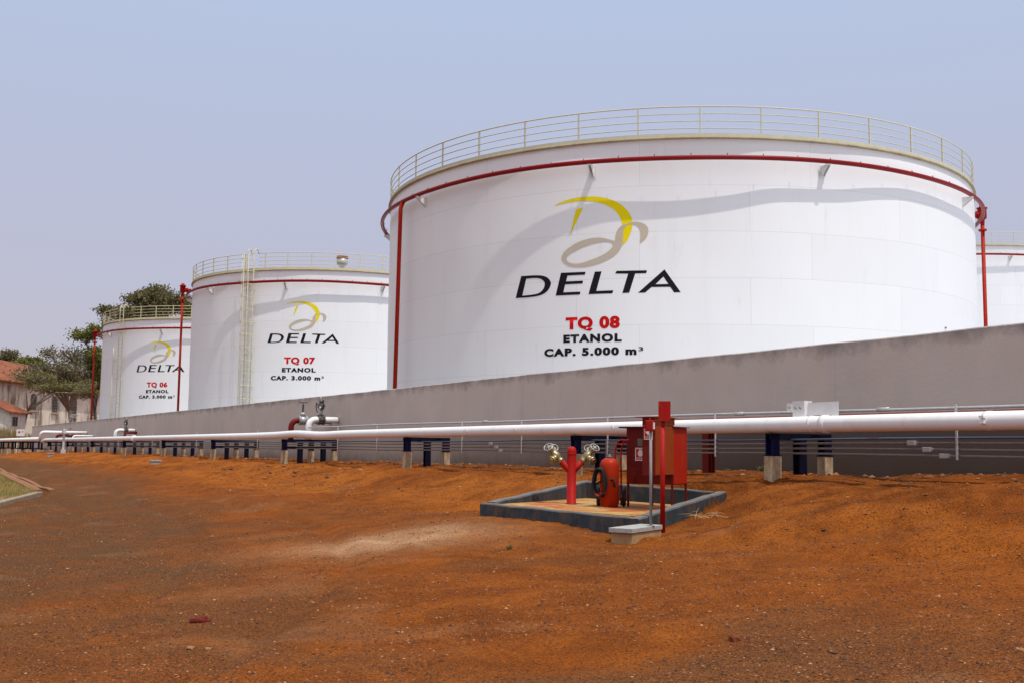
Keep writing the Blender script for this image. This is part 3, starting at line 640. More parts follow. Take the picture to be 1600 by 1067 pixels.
band(11.86, 12.5, .445, .10, PR + .014); band(12.12, 12.5, .445, .05, PR + .006); band(25.8, 12.5, .434, .06, PR + .006); band(61.7, 12.45, .42, .2, PR + .05)
mb = MB(); mb.cyl(W(9.0, 12.5, .444), W(9.09, 12.5, .444), PR + .005, seg=20)
for dz in (-.05, .02):
    mb.box(W(9.05, 12.5 - PR - .02, .47 + dz), (.07, .05, .03), RZ)
rel(mb, 'pipe_clamp', M['pipe_white'], pl)
for s in (17.2, 20.9, 23.2, 27.9):
    mb = MB(); mb.box(W(s, 12.5 - PR - .008, .455), (.05, .03, .045), RZ); rel(mb, 'pipe_lug', M['white_steel'], pl)

def elbow(s, n0, ztop, label, r=PR, mat='pipe_white', zlow=.30):
    t = empty('branch_pipe', W(s, n0, zlow), 0, label, 'pipe')
    mb = MB(); mb.tube(fillet([W(s, n0, zlow), W(s, n0, ztop), W(s, WN + .05, ztop)], .30, 7), r, 18); rel(mb, 'pipe', M[mat], t)
    return t
def gate_valve(s, n, z, r, label, h=.62, body='pipe_white', group=None):
    """flanged valve across a pipe that runs into the wall"""
    t = empty('gate_valve', W(s, n, z), RZ, label, 'valve', group)
    mb = MB(); I = Matrix.Rotation(PI / 2, 3, 'X')
    for y in (-.15, -.115, .115, .15): mb.cyl((0, y - .014, 0), (0, y + .014, 0), r + .075, seg=18)
    mb.lathe([(r + .01, -.14), (r + .06, -.05), (r + .06, .05), (r + .01, .14)], 18, m=I); mb.lathe([(r * .9, .02), (r * .85, r + .10), (r * .95, r + .11), (r * .95, r + .16), (.05, r + .20)], 16)
    mb.build('body', M[body], t)
    mb = MB()
    for x in (-.05, .05): mb.box((x, 0, h * .62), (.022, .03, h * .45))
    mb.cyl((0, 0, r + .15), (0, 0, h + .05), .018, seg=8); mb.box((0, 0, h * .86), (.14, .05, .03)); mb.build('yoke', M['dark_steel'], t)
    mb = MB(); mb.torus((0, 0, h), .15, .014)
    for k in range(3): mb.cyl((-.15 * math.cos(k * PI / 3), -.15 * math.sin(k * PI / 3), h), (.15 * math.cos(k * PI / 3), .15 * math.sin(k * PI / 3), h), .009, seg=6)
    mb.build('handwheel', M['dark_steel'], t)
    return t
def actuated_valve(s, n, z, r, label, sc=1.0):
    """wafer valve with an actuator, hoses and little gauges"""
    t = empty('actuated_valve', W(s, n, z), RZ, label, 'valve')
    mb = MB()
    for y in (-.10, -.06, .06, .10): mb.cyl((0, y - .014, 0), (0, y + .014, 0), r + .07, seg=18)
    mb.cyl((0, -.05, 0), (0, .05, 0), r + .045, seg=18)
    for k in range(10):
        a = 2 * PI * k / 10; mb.cyl(((r + .05) * math.cos(a), -.14, (r + .05) * math.sin(a)), ((r + .05) * math.cos(a), .14, (r + .05) * math.sin(a)), .012, seg=6)
    mb.build('body', M['dark_steel'], t)
    mb = MB(); mb.cyl((0, 0, r), (0, 0, r + .16), .05, seg=12); mb.box((0, 0, r + .17), (.12, .12, .03)); mb.build('neck', M['galv'], t)
    mb = MB(); mb.box((.0, 0, r + .25), (.22, .13, .13), bev=.02); mb.cyl((-.16, 0, r + .25), (.17, 0, r + .25), .055, seg=12); mb.cyl((.03, -.02, r + .31), (.03, -.02, r + .44), .05, .045, 12); mb.box((-.06, .02, r + .37), (.09, .08, .12), bev=.012)
    mb.build('actuator', M['dark_steel'], t)
    mb = MB(); mb.cyl((.12, -.10, r + .20), (.12, -.06, r + .20), .045, seg=14); mb.cyl((-.11, 0, r + .47), (-.11, .03, r + .47), .045, seg=14); mb.cyl((-.10, .01, r + .38), (-.11, .015, r + .46), .012, seg=6); mb.build('gauge', M['galv'], t)
    mb = MB(); mb.tube([(-.10, -.05, r + .30), (-.20, -.06, r + .34), (-.27, -.05, r + .26), (-.25, -.04, r + .14), (-.17, -.03, r + .09)], .012, 6); mb.tube([(.1, 0, r + .33), (.17, 0, r + .40), (.2, 0, r + .30), (.15, -.02, r + .12)], .010, 6); mb.build('hose', M['black'], t)
    for ch in t.children:
        if ch.name.split('.')[0] != 'body': ch.scale = (sc, sc, sc)
    return t
elbow(37.7, 13.66, 1.02, 'white elbow pipe turning into the wall below the second tank', r=.115)
actuated_valve(37.7, 14.12, 1.02, .115, 'grimy valve with actuator clamped on the white elbow below the second tank', 1.35)
elbow(38.5, 13.28, 1.0, 'dark red elbow pipe beside the white elbow, entering the wall', r=.10, mat='red_dark')
gate_valve(38.5, 13.72, 1.0, .10, 'white valve with tall handwheel spindle on the dark red elbow', h=.66, body='galv')
elbow(73, 13.56, 1.0, 'white elbow pipe entering the wall below the farthest tank', r=.115)
actuated_valve(73, 14.2, 1.0, .115, 'dark valve on the white elbow below the farthest tank', 1.3)
elbow(72.6, 14.05, .85, 'short red stub pipe behind the far white elbow', r=.07, mat='red_dark', zlow=.4)
mb = MB(); t_ = empty('branch_pipe', W(91.5, 11.4, .45), 0, 'white pipe rising and crossing to the wall at the far left', 'pipe')
mb.tube(fillet([W(175, 11.55, .46), W(91.5, 11.4, .46), W(91.5, 11.4, .5)], .01, 1)[:-1] + fillet([W(91.6, 11.4, .46), W(91.2, 11.4, .47), W(91.0, 11.42, 1.0), W(91.0, WN + .05, 1.0)], .3, 6)[1:], PR, 16); rel(mb, 'pipe', M['pipe_white'], t_)
elbow(93.5, 12.9, .80, 'red elbow pipe under the crossing white pipe at the far left', r=.10, mat='red_dark')
elbow(88, 13.3, .72, 'low white branch pipe under the crossing pipe at the far left', r=.08)
gate_valve(93.5, 13.9, .80, .09, 'small dark valve above the wall foot at the far left', h=.55, body='dark_steel')
mb = MB(); t_ = empty('support_post', W(84.2, 12.1, -.7), RZ, 'pale grey upright post holding the crossing pipe at the far left', 'post')
mb.box((0, 0, .95), (.14, .14, 1.75), bev=.01); mb.box((0, 0, 1.72), (.62, .2, .34), bev=.01); mb.box((0, 0, .18), (.3, .3, .45), bev=.01); mb.build('post', M['grey_paint'], t_)

fm = empty('fire_main', W(10, 13.42, .54), 0, 'thin red fire-water pipe running behind the white main pipe', 'pipe')
mb = MB(); mb.tube([W(-6, 13.42, .535), W(14.9, 13.42, .545), W(34, 13.42, .50), W(100, 13.42, .46)], .085, 14); rel(mb, 'pipe', M['red_dark'], fm)
t_ = empty('support_post', W(15.62, 13.42, -.36), RZ, 'red steel post under the fire pipe, just right of the red cabinets', 'post')
mb = MB(); mb.box((0, 0, .40), (.17, .02, .84)); mb.box((0, -.076, .40), (.17, .014, .84)); mb.box((0, .076, .40), (.17, .014, .84)); mb.build('post', M['red_dark'], t_)
mb = MB(); mb.box((0, 0, .825), (.30, .2, .02)); mb.build('saddle', M['red_dark'], t_)

# blue frames that carry the pipes
def hpost(mb, y, z0, z1, w=.15):
    mb.box((0, y, (z0 + z1) / 2), (w - .03, .012, z1 - z0)); mb.box((-w / 2, y, (z0 + z1) / 2), (.016, w, z1 - z0)); mb.box((w / 2, y, (z0 + z1) / 2), (.016, w, z1 - z0))
FRAME_N3 = [(0, 1), (.60, 0), (1.17, 1)]; FRAME_N5 = [(0, 1), (.57, 0), (.97, 1), (1.42, 0), (1.84, 1)]
def frame(s, n, posts, label, pedz=-.07, top=.312, low=True, pw=.20, zg=None, fat=1.0):
    t = empty('pipe_support', W(s, n, pedz), RZ, label, 'pipe support', 'blue steel supports under the white pipe')
    for y, ped in posts:
        g = float(G(s, n + y)) - .12
        z0 = pedz if ped else g
        mb = MB(); hpost(mb, y, z0 - pedz, top - pedz - .085); 
        if ped: mb.box((0, y, .008), (.2, .2, .014))
        mb.build('post', M['blue'] if y == 0 else M['navy_shaded'], t)
        if ped:
            mb = MB(); w = pw * (1 if y == 0 else .92) * fat; mb.box((0, y, (g - .25 - pedz) / 2 - .002), (w, w, pedz - g + .25), bev=.012); mb.build('pedestal', M['pedestal'], t)
    L = posts[-1][0]
    mb = MB(); zc = top - pedz - .05
    for dx in (-.05, .05): mb.box((dx, L / 2, zc), (.012, L + .2, .10))
    mb.box((0, L / 2, zc + .044), (.112, L + .2, .012)); mb.build('top_beam', M['navy_shaded'], t)
    if low:
        mb = MB(); mb.box((.085, L / 2, .10), (.02, L + .1, .08)); mb.box((.075, L / 2, .10), (.04, L + .1, .014)); mb.build('low_beam', M['navy_shaded'], t)
    return t
frame(13.0, 12.5, FRAME_N3, 'blue three-post pipe support under the pale sheet plates, right of the red cabinets', pedz=-.05, low=False)
frame(18.65, 12.5, FRAME_N3, 'blue three-post pipe support directly behind the forked red hydrant', pedz=-.06, low=False)
frame(26.8, 12.5, FRAME_N3, 'blue three-post pipe support alone in mid-span, next left of the hydrant', pedz=-.07, low=False)
NAMES5 = ['blue five-post pipe support under the pipe bend by the valves', 'blue five-post pipe support, next one left of the valves and pipe bend', 'blue five-post pipe support, second one left of the valves and pipe bend', 'blue five-post pipe support near the foot of the far white elbow',
          'blue five-post pipe support, next one left of the far white elbow', 'blue five-post pipe support beside the pale grey post at the far left', 'blue five-post pipe support under the crossing pipe, far left']
for s, nm in zip((36.8, 45.9, 54.9, 64.4, 74.7, 84.9, 94.6), NAMES5): frame(s, 12.48, FRAME_N5, nm, pedz=-.09, top=.295)
for s, n, nm in ((101.5, 11.35, 'blue pipe support on a big concrete footing, first one past the crossing pipe'), (109, 11.35, 'blue pipe support on a big concrete footing, second past the crossing pipe'), (117, 11.35, 'blue pipe support on a big footing just inside the left picture edge'), (128, 11.4, 'blue pipe support at the very left edge of the picture')):
    frame(s, n, [(0, 1), (.8, 0), (1.5, 1), (2.2, 1)], nm, pedz=-.42, top=.315, fat=2.0)

# thin conduits on hanger struts
CN = 12.86
CZ = (.225, .155, .070, -.008)
CL = ['blue-grey conduit, uppermost of the four thin lines under the white pipe', 'grey conduit, second from the top under the white pipe', 'grey conduit, third from the top under the white pipe', 'grey conduit, lowest of the thin lines under the white pipe']
cond = []
for z, lb in zip(CZ, CL):
    t = empty('conduit', W(10, CN, z), 0, lb, 'conduit', 'thin conduits along the wall')
    mb = MB(); mb.tube([W(s, CN + .006 * math.sin(s), z + .012 * math.sin(s * .6 + z * 9) - .0006 * s) for s in np.arange(-4, 96, 1.3)], .017, 8); rel(mb, 'tube', M['conduit_blue'] if z > .2 else M['conduit_grey'], t); cond.append(t)
for (s, k) in ((10.55, 1), (10.29, 2), (10.01, 3), (22.8, 1), (22.52, 2), (22.31, 3)):
    mb = MB(); mb.box(W(s, CN - .03, CZ[k] - .0006 * s + .012 * math.sin(s * .6 + CZ[k] * 9)), (.13, .06, .065), RZ, bev=.006)
    mb.cyl(W(s + .085, CN, CZ[k] - .0006 * s + .012 * math.sin(s * .6 + CZ[k] * 9)), W(s - .085, CN, CZ[k] - .0006 * s + .012 * math.sin(s * .6 + CZ[k] * 9)), .024, seg=10)
    rel(mb, 'junction_fitting', M['galv'], cond[k])
t = empty('conduit', W(10, 12.9, .62), 0, 'pale grey conduit running just above and behind the white main pipe', 'conduit', 'thin conduits along the wall')
mb = MB(); mb.tube([W(s, 12.9, .628 + .008 * math.sin(s * .5) + .0022 * min(s, 30)) for s in np.arange(-4, 36.5, 1.1)], .021, 8); rel(mb, 'tube', M['galv'], t)
for s in (11.1, 14.2, 23.2, 30):
    mb = MB(); mb.cyl(W(s - .11, 12.9, .63 + .0022 * s), W(s + .11, 12.9, .63 + .0022 * s), .033, seg=10); rel(mb, 'sleeve', M['galv'], t)
t = empty('strut_hanger', W(9.8, CN, -.03), RZ, None, 'bracket', 'hanger struts carrying the conduits')
mb = MB(); mb.box((0, -.035, .345), (.030, .018, .76)); mb.build('strut', M['grey_paint'], t)
mb = MB()
for z in CZ: mb.box((0, -.01, z + .03), (.05, .05, .022))
mb.build('clip', M['dark_steel'], t)
SP = [9.8, 14.75, 18.0, 21.37, 24.27, 29.6, 32.7, 41, 50, 59, 68, 78, 88]
SL = ['thin conduit strut at the right, right of the pale sheet plates', 'thin conduit strut hidden behind the red cabinets', 'thin conduit strut just right of the hydrant, behind the extinguisher', 'thin conduit strut, first one left of the hydrant', 'thin conduit strut, second one left of the hydrant', 'thin conduit strut, first one left of the lone mid-span support', 'thin conduit strut right of the white elbow pipe'] + ['thin far conduit strut, %s one left of the pipe bend' % ORD[i] for i in range(6)]
for i, (s, lb) in enumerate(zip(SP, SL)):
    o = t if i == 0 else copy_tree(t); o.location = W(s, CN, -.03 - .0006 * s); o['label'] = lb
# galvanised plates bolted above the pipe
t = empty('pipe_guide', W(12.3, 12.6, .55), RZ, 'pale grey sheet plates with bolts standing on the white pipe', 'bracket')
mb = MB(); mb.box((-.43, .02, .165), (.11, .01, .14)); mb.build('small_plate', M['white_steel'], t)
mb = MB(); mb.box((-.20, -.02, .14), (.24, .012, .25)); mb.box((-.075, .06, .14), (.012, .17, .25)); mb.build('bolt_plate', M['white_steel'], t)
mb = MB(); mb.prism([(-.07, .235), (.55, .235), (.55, -.03), (.53, -.03), (.40, .035), (-.07, .035)], .05, .062, lambda p: Vector((p.x, p.z, p.y))); mb.build('long_plate', M['white_steel'], t)
mb = MB()
for x, z in ((-.25, .16), (-.15, .16)): mb.cyl((x, -.05, z), (x, -.024, z), .02, seg=6)
mb.cyl((-.43, -.01, .17), (-.43, .012, .17), .016, seg=6); mb.build('bolt', M['chrome'], t)

# concrete blocks on the bank and the notice board
for s, n, z0, z1, lb in ((46.2, 10.2, -.98, -.56, 'low concrete block set in the dirt bank, nearer one'), (76.3, 10.2, -1.0, -.50, 'low concrete block on the bank, far one beside the footings')):
    t = empty('concrete_block', W(s, n, z0), RZ, lb, 'block', 'concrete blocks on the bank'); k = 1 if s < 50 else 1.3
    mb = MB(); mb.box((0, 0, (z1 - z0) / 2 - .03), (.34 * k, .36, z1 - z0 - .06), bev=.01); mb.build('base', M['concrete_pale'], t)
    mb = MB(); mb.box((0, 0, z1 - z0 - .03), (.40 * k, .42, .06), bev=.008); mb.build('lid', M['slab'], t)

# ------------------------------------------------------------------ fire-fighting pit
PL = Vector((-.447, 16.223, 0)); PA = math.radians(-31.5); LX, LY = 2.61, 3.24
ex = Vector((math.cos(PA), math.sin(PA), 0)); ey = Vector((-math.sin(PA), math.cos(PA), 0))
def pit(a, b, z): return PL + ex * a + ey * b + Vector((0, 0, z))
def ztop(a, b): return -.78 - .0481 * a + .0830 * b
def zfl(a): return -.795 - .035 * a
t = empty('containment_curb', pit(0, 0, -.97), PA, 'slate-blue painted concrete curb around the fire equipment', 'curb')
def wallseg(a0, b0, a1, b1, th, k=10, extra=0):
    """sloping curb between two corners; thickness to the left of the run"""
    d = Vector((a1 - a0, b1 - b0, 0)); L = d.length; d.normalize(); nl = Vector((-d.y, d.x, 0))
    mb = MB(); rings = []
    for i in range(k + 1):
        p = Vector((a0, b0, 0)) + d * L * i / k; q = p + nl * th; z = ztop(p.x, p.y) + .97 + extra + .006 * math.sin(i * 2.3 + a0)
        e = .018
        rings.append([mb.bm.verts.new(v) for v in ((p.x, p.y, -.35), (p.x, p.y, z - e), (p.x + nl.x * e, p.y + nl.y * e, z), (q.x - nl.x * e, q.y - nl.y * e, z), (q.x, q.y, z - e), (q.x, q.y, -.35))])
    for A, B in zip(rings, rings[1:]):
        for j in range(5): mb._f([A[j], B[j], B[j + 1], A[j + 1]])
    mb._f(rings[0]); mb._f(rings[-1][::-1]); return mb
CT = .17
wallseg(0, 0, LX - .003, 0, CT).build('curb_wall', M['curb_paint'], t)
wallseg(LX, -.10, LX, LY, CT, extra=.012).build('curb_wall', M['curb_paint'], t)
wallseg(LX - CT - .003, LY, CT + .003, LY, CT).build('curb_wall', M['curb_paint'], t)
wallseg(0, LY, 0, CT + .003, CT).build('curb_wall', M['curb_paint'], t)
fm_, nt, bs = newmat('pit_floor'); P_ = coords(nt)
c = ramp(nt, noise(nt, P_, 1.6, 6, .7, .8), [(.34, (.40, .075, .012)), (.46, (.34, .11, .022)), (.54, (.42, .25, .07)), (.63, (.40, .26, .12)), (.75, (.24, .12, .05))])
c = mixc(nt, ramp(nt, noise(nt, P_, 12, 5, .7), [(.5, (0,) * 3), (.75, (.5,) * 3)]), c, (.24, .10, .04))
lk(nt, c, bs.inputs['Base Color']); bs.inputs['Roughness'].default_value = .85; bump(nt, bs, noise(nt, P_, 20, 4, .6), .3, .01)
mb = MB(); a0, a1, b0, b1 = CT - .01, LX - CT + .01, CT - .06, LY - CT + .01
zz = lambda a: zfl(a) + .97
v = [mb.bm.verts.new(p) for p in ((a0, b0, zz(a0)), (a1, b0, zz(a1)), (a1, b1, zz(a1)), (a0, b1, zz(a0)), (a0, b0, -.3), (a1, b0, -.3), (a1, b1, -.3), (a0, b1, -.3))]
for q in ((0, 1, 2, 3), (7, 6, 5, 4), (0, 4, 5, 1), (1, 5, 6, 2), (2, 6, 7, 3), (3, 7, 4, 0)): mb._f([v[i] for i in q])
mb.build('floor', fm_, t)

# forked hydrant
hp = pit(.78, 1.39, -.824); t = empty('fire_hydrant', hp, .03, 'red forked hydrant column with two brass hose valves', 'hydrant')
mb = MB(); mb.lathe([(.085, -.02), (.085, .015), (.073, .02), (.073, .80), (.070, .84), (.055, .872), (.028, .888), (.004, .892)], 24); mb.lathe([(.078, .765), (.078, .78)], 24); mb.build('column', M['red'], t)
for s_ in (-1, 1):
    mb = MB(); mb.tube([(0, 0, .50), (s_ * .06, 0, .545), (s_ * .17, -.01, .665)], .050, 16); mb.build('branch', M['red'], t)
    R_ = Matrix.Rotation(s_ * math.radians(42), 3, 'Y'); b = Vector((s_ * .185, -.012, .682)); u = R_ @ Vector((0, 0, 1))
    mb = MB(); mb.lathe([(.034, -.03), (.042, -.02), (.042, 0), (.032, .01), (.046, .04), (.050, .075), (.040, .10), (.030, .12), (.030, .14), (.036, .145), (.036, .16), (.012, .17)], 16, b, R_)
    o = b + u * .055; d = Vector((s_ * .55, -.72, -.42)).normalized(); mb.cyl(o, o + d * .085, .036, seg=14); mb.cyl(o + d * .085, o + d * .125, .048, seg=14); mb.cyl(o + d * .125, o + d * .14, .034, seg=14)
    vb = mb.build('hose_valve', M['brass'], t)
    w = b + u * .20; mb = MB(); mb.cyl(b + u * .16, w + u * .012, .010, seg=8)
    Q = Matrix.Rotation(s_ * math.radians(30), 3, 'Y') @ Matrix.Rotation(math.radians(38), 3, 'X')
    mb.torus(w, .055, .0065, Q, 24, 8); mb.lathe([(.016, -.008), (.016, .008)], 10, w, Q)
    for k in range(3):
        a = k * PI / 3 + .3; e = Q @ Vector((.055 * math.cos(a), .055 * math.sin(a), 0)); mb.cyl(w - e, w + e, .0045, seg=6)
    mb.build('handwheel', M['chrome'], vb)
    vb.location = b * (1 - 1.32); vb.scale = (1.32, 1.32, 1.32)
    # second spindle behind, seen as another small wheel
    w = b + u * .13 + Vector((s_ * -.03, .07, .045)); mb = MB(); mb.cyl(b + u * .07, w, .012, seg=8); Q2 = Matrix.Rotation(s_ * math.radians(-25), 3, 'Y') @ Matrix.Rotation(math.radians(60), 3, 'X'); mb.torus(w, .042, .0055, Q2, 20, 7)
    e = Q2 @ Vector((.042, 0, 0)); mb.cyl(w - e, w + e, .005, seg=6); mb.build('handwheel', M['chrome'], vb)

# wheeled extinguisher
ep = pit(1.40, 1.46, zfl(1.4)); t = empty('fire_extinguisher', ep, -.05, 'wheeled red fire extinguisher with coiled black hose', 'extinguisher')
mb = MB(); mb.lathe([(.10, .0), (.135, .0), (.135, .045), (.146, .05), (.146, .62), (.142, .66), (.118, .705), (.070, .735), (.045, .742)], 32); mb.build('cylinder', M['ext_red'], t)
mb = MB(); mb.lathe([(.050, .741), (.050, .765), (.030, .77), (.022, .80)], 16); mb.build('cap', M['dark_steel'], t)
mb = MB()
for dx in (.095, .185): mb.tube(fillet([(dx, .17, .02), (dx, .17, .88), (dx + .055, .12, 1.01), (dx + .115, .10, 1.02)], .05, 4), .013, 8)
mb.cyl((.095, .17, .55), (.185, .17, .55), .012, seg=8); mb.cyl((.15, .12, 1.01), (.24, .12, 1.015), .012, seg=8); mb.cyl((.02, .17, .12), (.30, .17, .12), .014, seg=8)
mb.build('handle', M['red'], t)
for sx_ in (-.16, .225):
    mb = MB(); mb.torus((sx_, .19, .155), .125, .032, Matrix.Rotation(PI / 2, 3, 'Y'), 28, 10); wv = mb.build('wheel', M['black'], t)
    mb = MB(); mb.cyl((sx_ - .02, .19, .155), (sx_ + .02, .19, .155), .10, seg=20); mb.cyl((sx_ - .035, .19, .155), (sx_ + .035, .19, .155), .035, seg=14); mb.build('rim', M['sign_white'], wv)
mb = MB(); pts = []; rgt_ = Vector((.94, -.34, 0))
for i in range(5 * 22 + 8):
    a = 2 * PI * i / 22 + 1.2; k = i / 118; rr_ = .215 + .018 * math.sin(i * .37)
    pts.append(Vector((-.155, -.15, .355)) + rgt_ * ((.095 + .010 * math.sin(i * .9)) * math.cos(a)) + Vector((0, 0, rr_ * math.sin(a))) + Vector((.34, .94, 0)) * (-.075 + .15 * k))
pts += [pts[-1] + Vector((.10, .0, .05)), Vector((.06, -.17, .42)), Vector((.075, -.165, .30))]
mb.tube(pts, .0155, 7); hs = mb.build('hose', M['black'], t)
mb = MB(); mb.cyl((-.22, -.19, .19), (-.11, -.20, .13), .026, .018, 10); mb.cyl((-.17, -.2, .20), (-.07, -.21, .215), .012, seg=8); mb.build('nozzle', M['red'], hs)
mb = MB(); mb.tube([(-.13, -.02, .50), (-.17, -.06, .56), (-.14, -.12, .575), (-.07, -.10, .53)], .016, 8); mb.build('hose_hook', M['red'], t)

# cabinets
t = empty('fire_cabinet', pit(1.49, 1.87, zfl(1.5)), PA, 'red steel fire-hose cabinet on legs with narrower box in front', 'cabinet')
o_ = lambda x, y, z: Vector((x, y, z + .847))
mb = MB(); mb.box(o_(.39, .275, -.065), (.78, .55, .87), bev=.006); mb.build('body', M['red_dark'], t)
mb = MB(); mb.box(o_(.778, .275, -.06), (.012, .53, .85)); mb.build('sunlit_side_panel', M['red_orange'], t)  # brighter red skin, sunlight painted onto the right side
mb = MB(); mb.box(o_(.36, .265, .378), (.92, .68, .010)); mb.box(o_(-.098, .265, .37), (.008, .68, .02)); mb.build('roof_plate', M['red_dark'], t)
for x, y in ((.02, .02), (.20, .52), (.755, .02), (.765, .525)):
    zb = zfl(1.5 + x) - .01; mb = MB(); mb.box(o_(x, y, (zb - .50) / 2), (.028, .028, -.50 - zb)); mb.build('leg', M['red_dark'], t)
mb = MB(); mb.box(o_(.285, -.004, .14), (.20, .012, .13)); wf = mb.build('window', M['red_dark'], t)
mb = MB(); mb.box(o_(.285, -.011, .14), (.18, .006, .115)); mb.build('pane', M['glass_dark'], wf)
def sign(parent, x, y, z, w, h, glyph):
    mb = MB(); mb.box(o_(x, y, z), (w, .006, h)); s = mb.build('sign', M['sign_white'], parent)
    mb = MB(); mb.box(o_(x, y - .005, z + h * .09), (w * .84, .005, h * .68)); mb.build('sign_panel', M['sign_red'], s)
    mb = MB()
    if glyph == 'bottle':
        mb.prism([(x + w * .24 * math.cos(a), z + h * .06 + h * .24 * math.sin(a) + .847) for a in np.linspace(0, 2 * PI, 20)[:-1]], y - .012, y - .008, lambda p: Vector((p.x, p.z, p.y)))
        mb.box(o_(x - .01, y - .010, z + h * .34), (w * .16, .004, h * .10)); mb.box(o_(x + w * .14, y - .010, z + h * .31), (w * .22, .004, h * .05))
    else:
        mb.lathe([(w * .20, -.002), (w * .29, -.002), (w * .29, .002), (w * .20, .002)], 18, o_(x, y - .010, z + h * .10), Matrix.Rotation(PI / 2, 3, 'X')); mb.box(o_(x + w * .10, y - .010, z - h * .12), (w * .3, .004, h * .07))
    mb.build('pictogram', M['sign_white'], s)
    mb = MB()
    for k in range(5): mb.box(o_(x - w * .34 + k * w * .17, y - .006, z - h * .36), (w * .11, .004, h * .12))
    mb.build('sign_text', M['sign_red'], s)
sign(t, .245, -.006, -.043, .185, .20, 'bottle')
hb_mb = MB(); hb_mb.box(o_(.69, -.355, .075), (.20, .69, .85), bev=.005); hb = hb_mb.build('hose_box', M['red_dark'], t)
mb = MB(); mb.box(o_(.794, -.355, .07), (.010, .67, .82)); mb.build('door', M['red_brown'], hb)
mb = MB(); mb.box(o_(.665, -.36, .508), (.36, .74, .010)); mb.box(o_(.803, -.36, .455), (.010, .72, .11)); mb.build('lid', M['red_brown'], hb)
mb = MB()
for y in (-.52, -.14): mb.cyl(o_(.805, y, .452), o_(.818, y, .452), .018, seg=6)
mb.build('bolt', M['dark_steel'], hb)
sign(hb, .69, -.706, .27, .135, .19, 'hose')

# red pole with a plate
pp = pit(2.83, .19, -1.02); t = empty('sign_pole', pp, PA, 'red round pole with a plain red plate on top, outside the curb', 'pole')
mb = MB(); mb.cyl((0, 0, -.1), (0, 0, 1.395), .034, seg=18); mb.build('pole', M['red'], t)
mb = MB(); mb.box((.045, -.03, 1.57), (.165, .012, .27), m=Matrix.Rotation(-PA - .12, 3, 'Z'), bev=.003); mb.build('plate', M['red'], t)
mb = MB(); mb.box((.02, -.018, 1.42), (.05, .03, .10), m=Matrix.Rotation(-PA - .12, 3, 'Z')); mb.build('plate_clip', M['red_dark'], t)

# call point on a thin post, on a concrete box
cp = pit(2.84, -.55, -.905); t = empty('inspection_box', pit(2.80, -.57, -1.255), PA, 'small ochre concrete box with a grey slab lid, in front of the curb', 'concrete box')
mb = MB(); mb.box((0, .0, .08), (.30, .90, .30), bev=.012); mb.build('base', M['concrete_yellow'], t)
mb = MB(); mb.box((0, -.02, .2625), (.33, .94, .06), bev=.006); mb.build('lid', M['slab'], t)
t = empty('call_point', pit(2.93, -.42, -.964), PA, 'red manual call point on a thin grey post', 'alarm')
mb = MB(); mb.cyl((0, 0, -.001), (0, 0, 1.30), .019, seg=12); mb.cyl((0, 0, 0), (0, 0, .012), .05, seg=12); mb.build('post', M['post_grey'], t)
mb = MB(); mb.box((0, -.02, 1.30), (.105, .075, .145), bev=.012); bx = mb.build('alarm_box', M['red'], t)
mb = MB(); mb.box((.056, -.02, 1.30), (.008, .045, .085)); mb.build('push_plate', M['sign_white'], bx)
mb = MB(); mb.cyl((-.055, -.02, 1.29), (-.085, -.02, 1.285), .022, seg=10); mb.cyl((0, -.02, 1.372), (0, -.02, 1.40), .014, seg=8); mb.build('cable_gland', M['red'], bx)

# ------------------------------------------------------------------ old mill building and shed on the far left
om, nt, bs = newmat('stained_limewash'); P_ = coords(nt, 'Object')
v1 = noise(nt, P_, 1, 7, .72, .4, (.55, .55, .13)); v2 = noise(nt, P_, .5, 6, .7, .6); v3 = noise(nt, P_, 3, 5, .7)
c = mixc(nt, ramp(nt, v2, [(.4, (0,) * 3), (.65, (1,) * 3)]), (.86, .81, .70), (.72, .63, .47))
c = mixc(nt, ramp(nt, v1, [(.50, (0,) * 3), (.62, (.85,) * 3)]), c, (.17, .13, .085))
c = mixc(nt, ramp(nt, v3, [(.56, (0,) * 3), (.72, (.6,) * 3)]), c, (.36, .27, .17))
lk(nt, c, bs.inputs['Base Color']); bs.inputs['Roughness'].default_value = .9
rm, nt, bs = newmat('clay_roof_tiles'); P_ = coords(nt, 'Object')
w = N(nt, 'TexWave', wave_type='BANDS', bands_direction='Y'); w.inputs['Scale'].default_value = 1.3; w.inputs['Distortion'].default_value = .6; lk(nt, P_, w.inputs[0])
c = ramp(nt, noise(nt, P_, .7, 7, .75, .3), [(.34, (.10, .035, .018)), (.48, (.28, .075, .025)), (.60, (.37, .12, .045)), (.70, (.17, .09, .06))])
c = mixc(nt, math_(nt, 'MULTIPLY', w.outputs[1], .45), c, (.13, .04, .02))
lk(nt, c, bs.inputs['Base Color']); bs.inputs['Roughness'].default_value = .9; bump(nt, bs, w.outputs[1], .8, .08)
M['win_frame'] = paint('old_window_frame', (.34, .31, .26), (.25, .22, .18), .7, 4)
M['dark_pane'] = paint('dark_old_panes', (.022, .024, .022), (.04, .04, .036), .25, 3)
t = empty('old_building', (-66, 150, -1.5), 0, 'old stained limewashed mill building with tiled roof and arched windows', 'building')
def relb(mb, name, mat, parent, root=None):
    root = root or parent
    for v in mb.bm.verts: v.co -= root.location
    return mb.build(name, mat, parent)
mb = MB(); mb.box((-72.5, 160, 3.35), (13, 76, 9.7)); mb.prism([(-79, 8.2), (-66, 8.2), (-72.5, 11.4)], 122.0, 198, lambda p: Vector((p.x, p.z, p.y))); relb(mb, 'wall', om, t)
mb = MB()
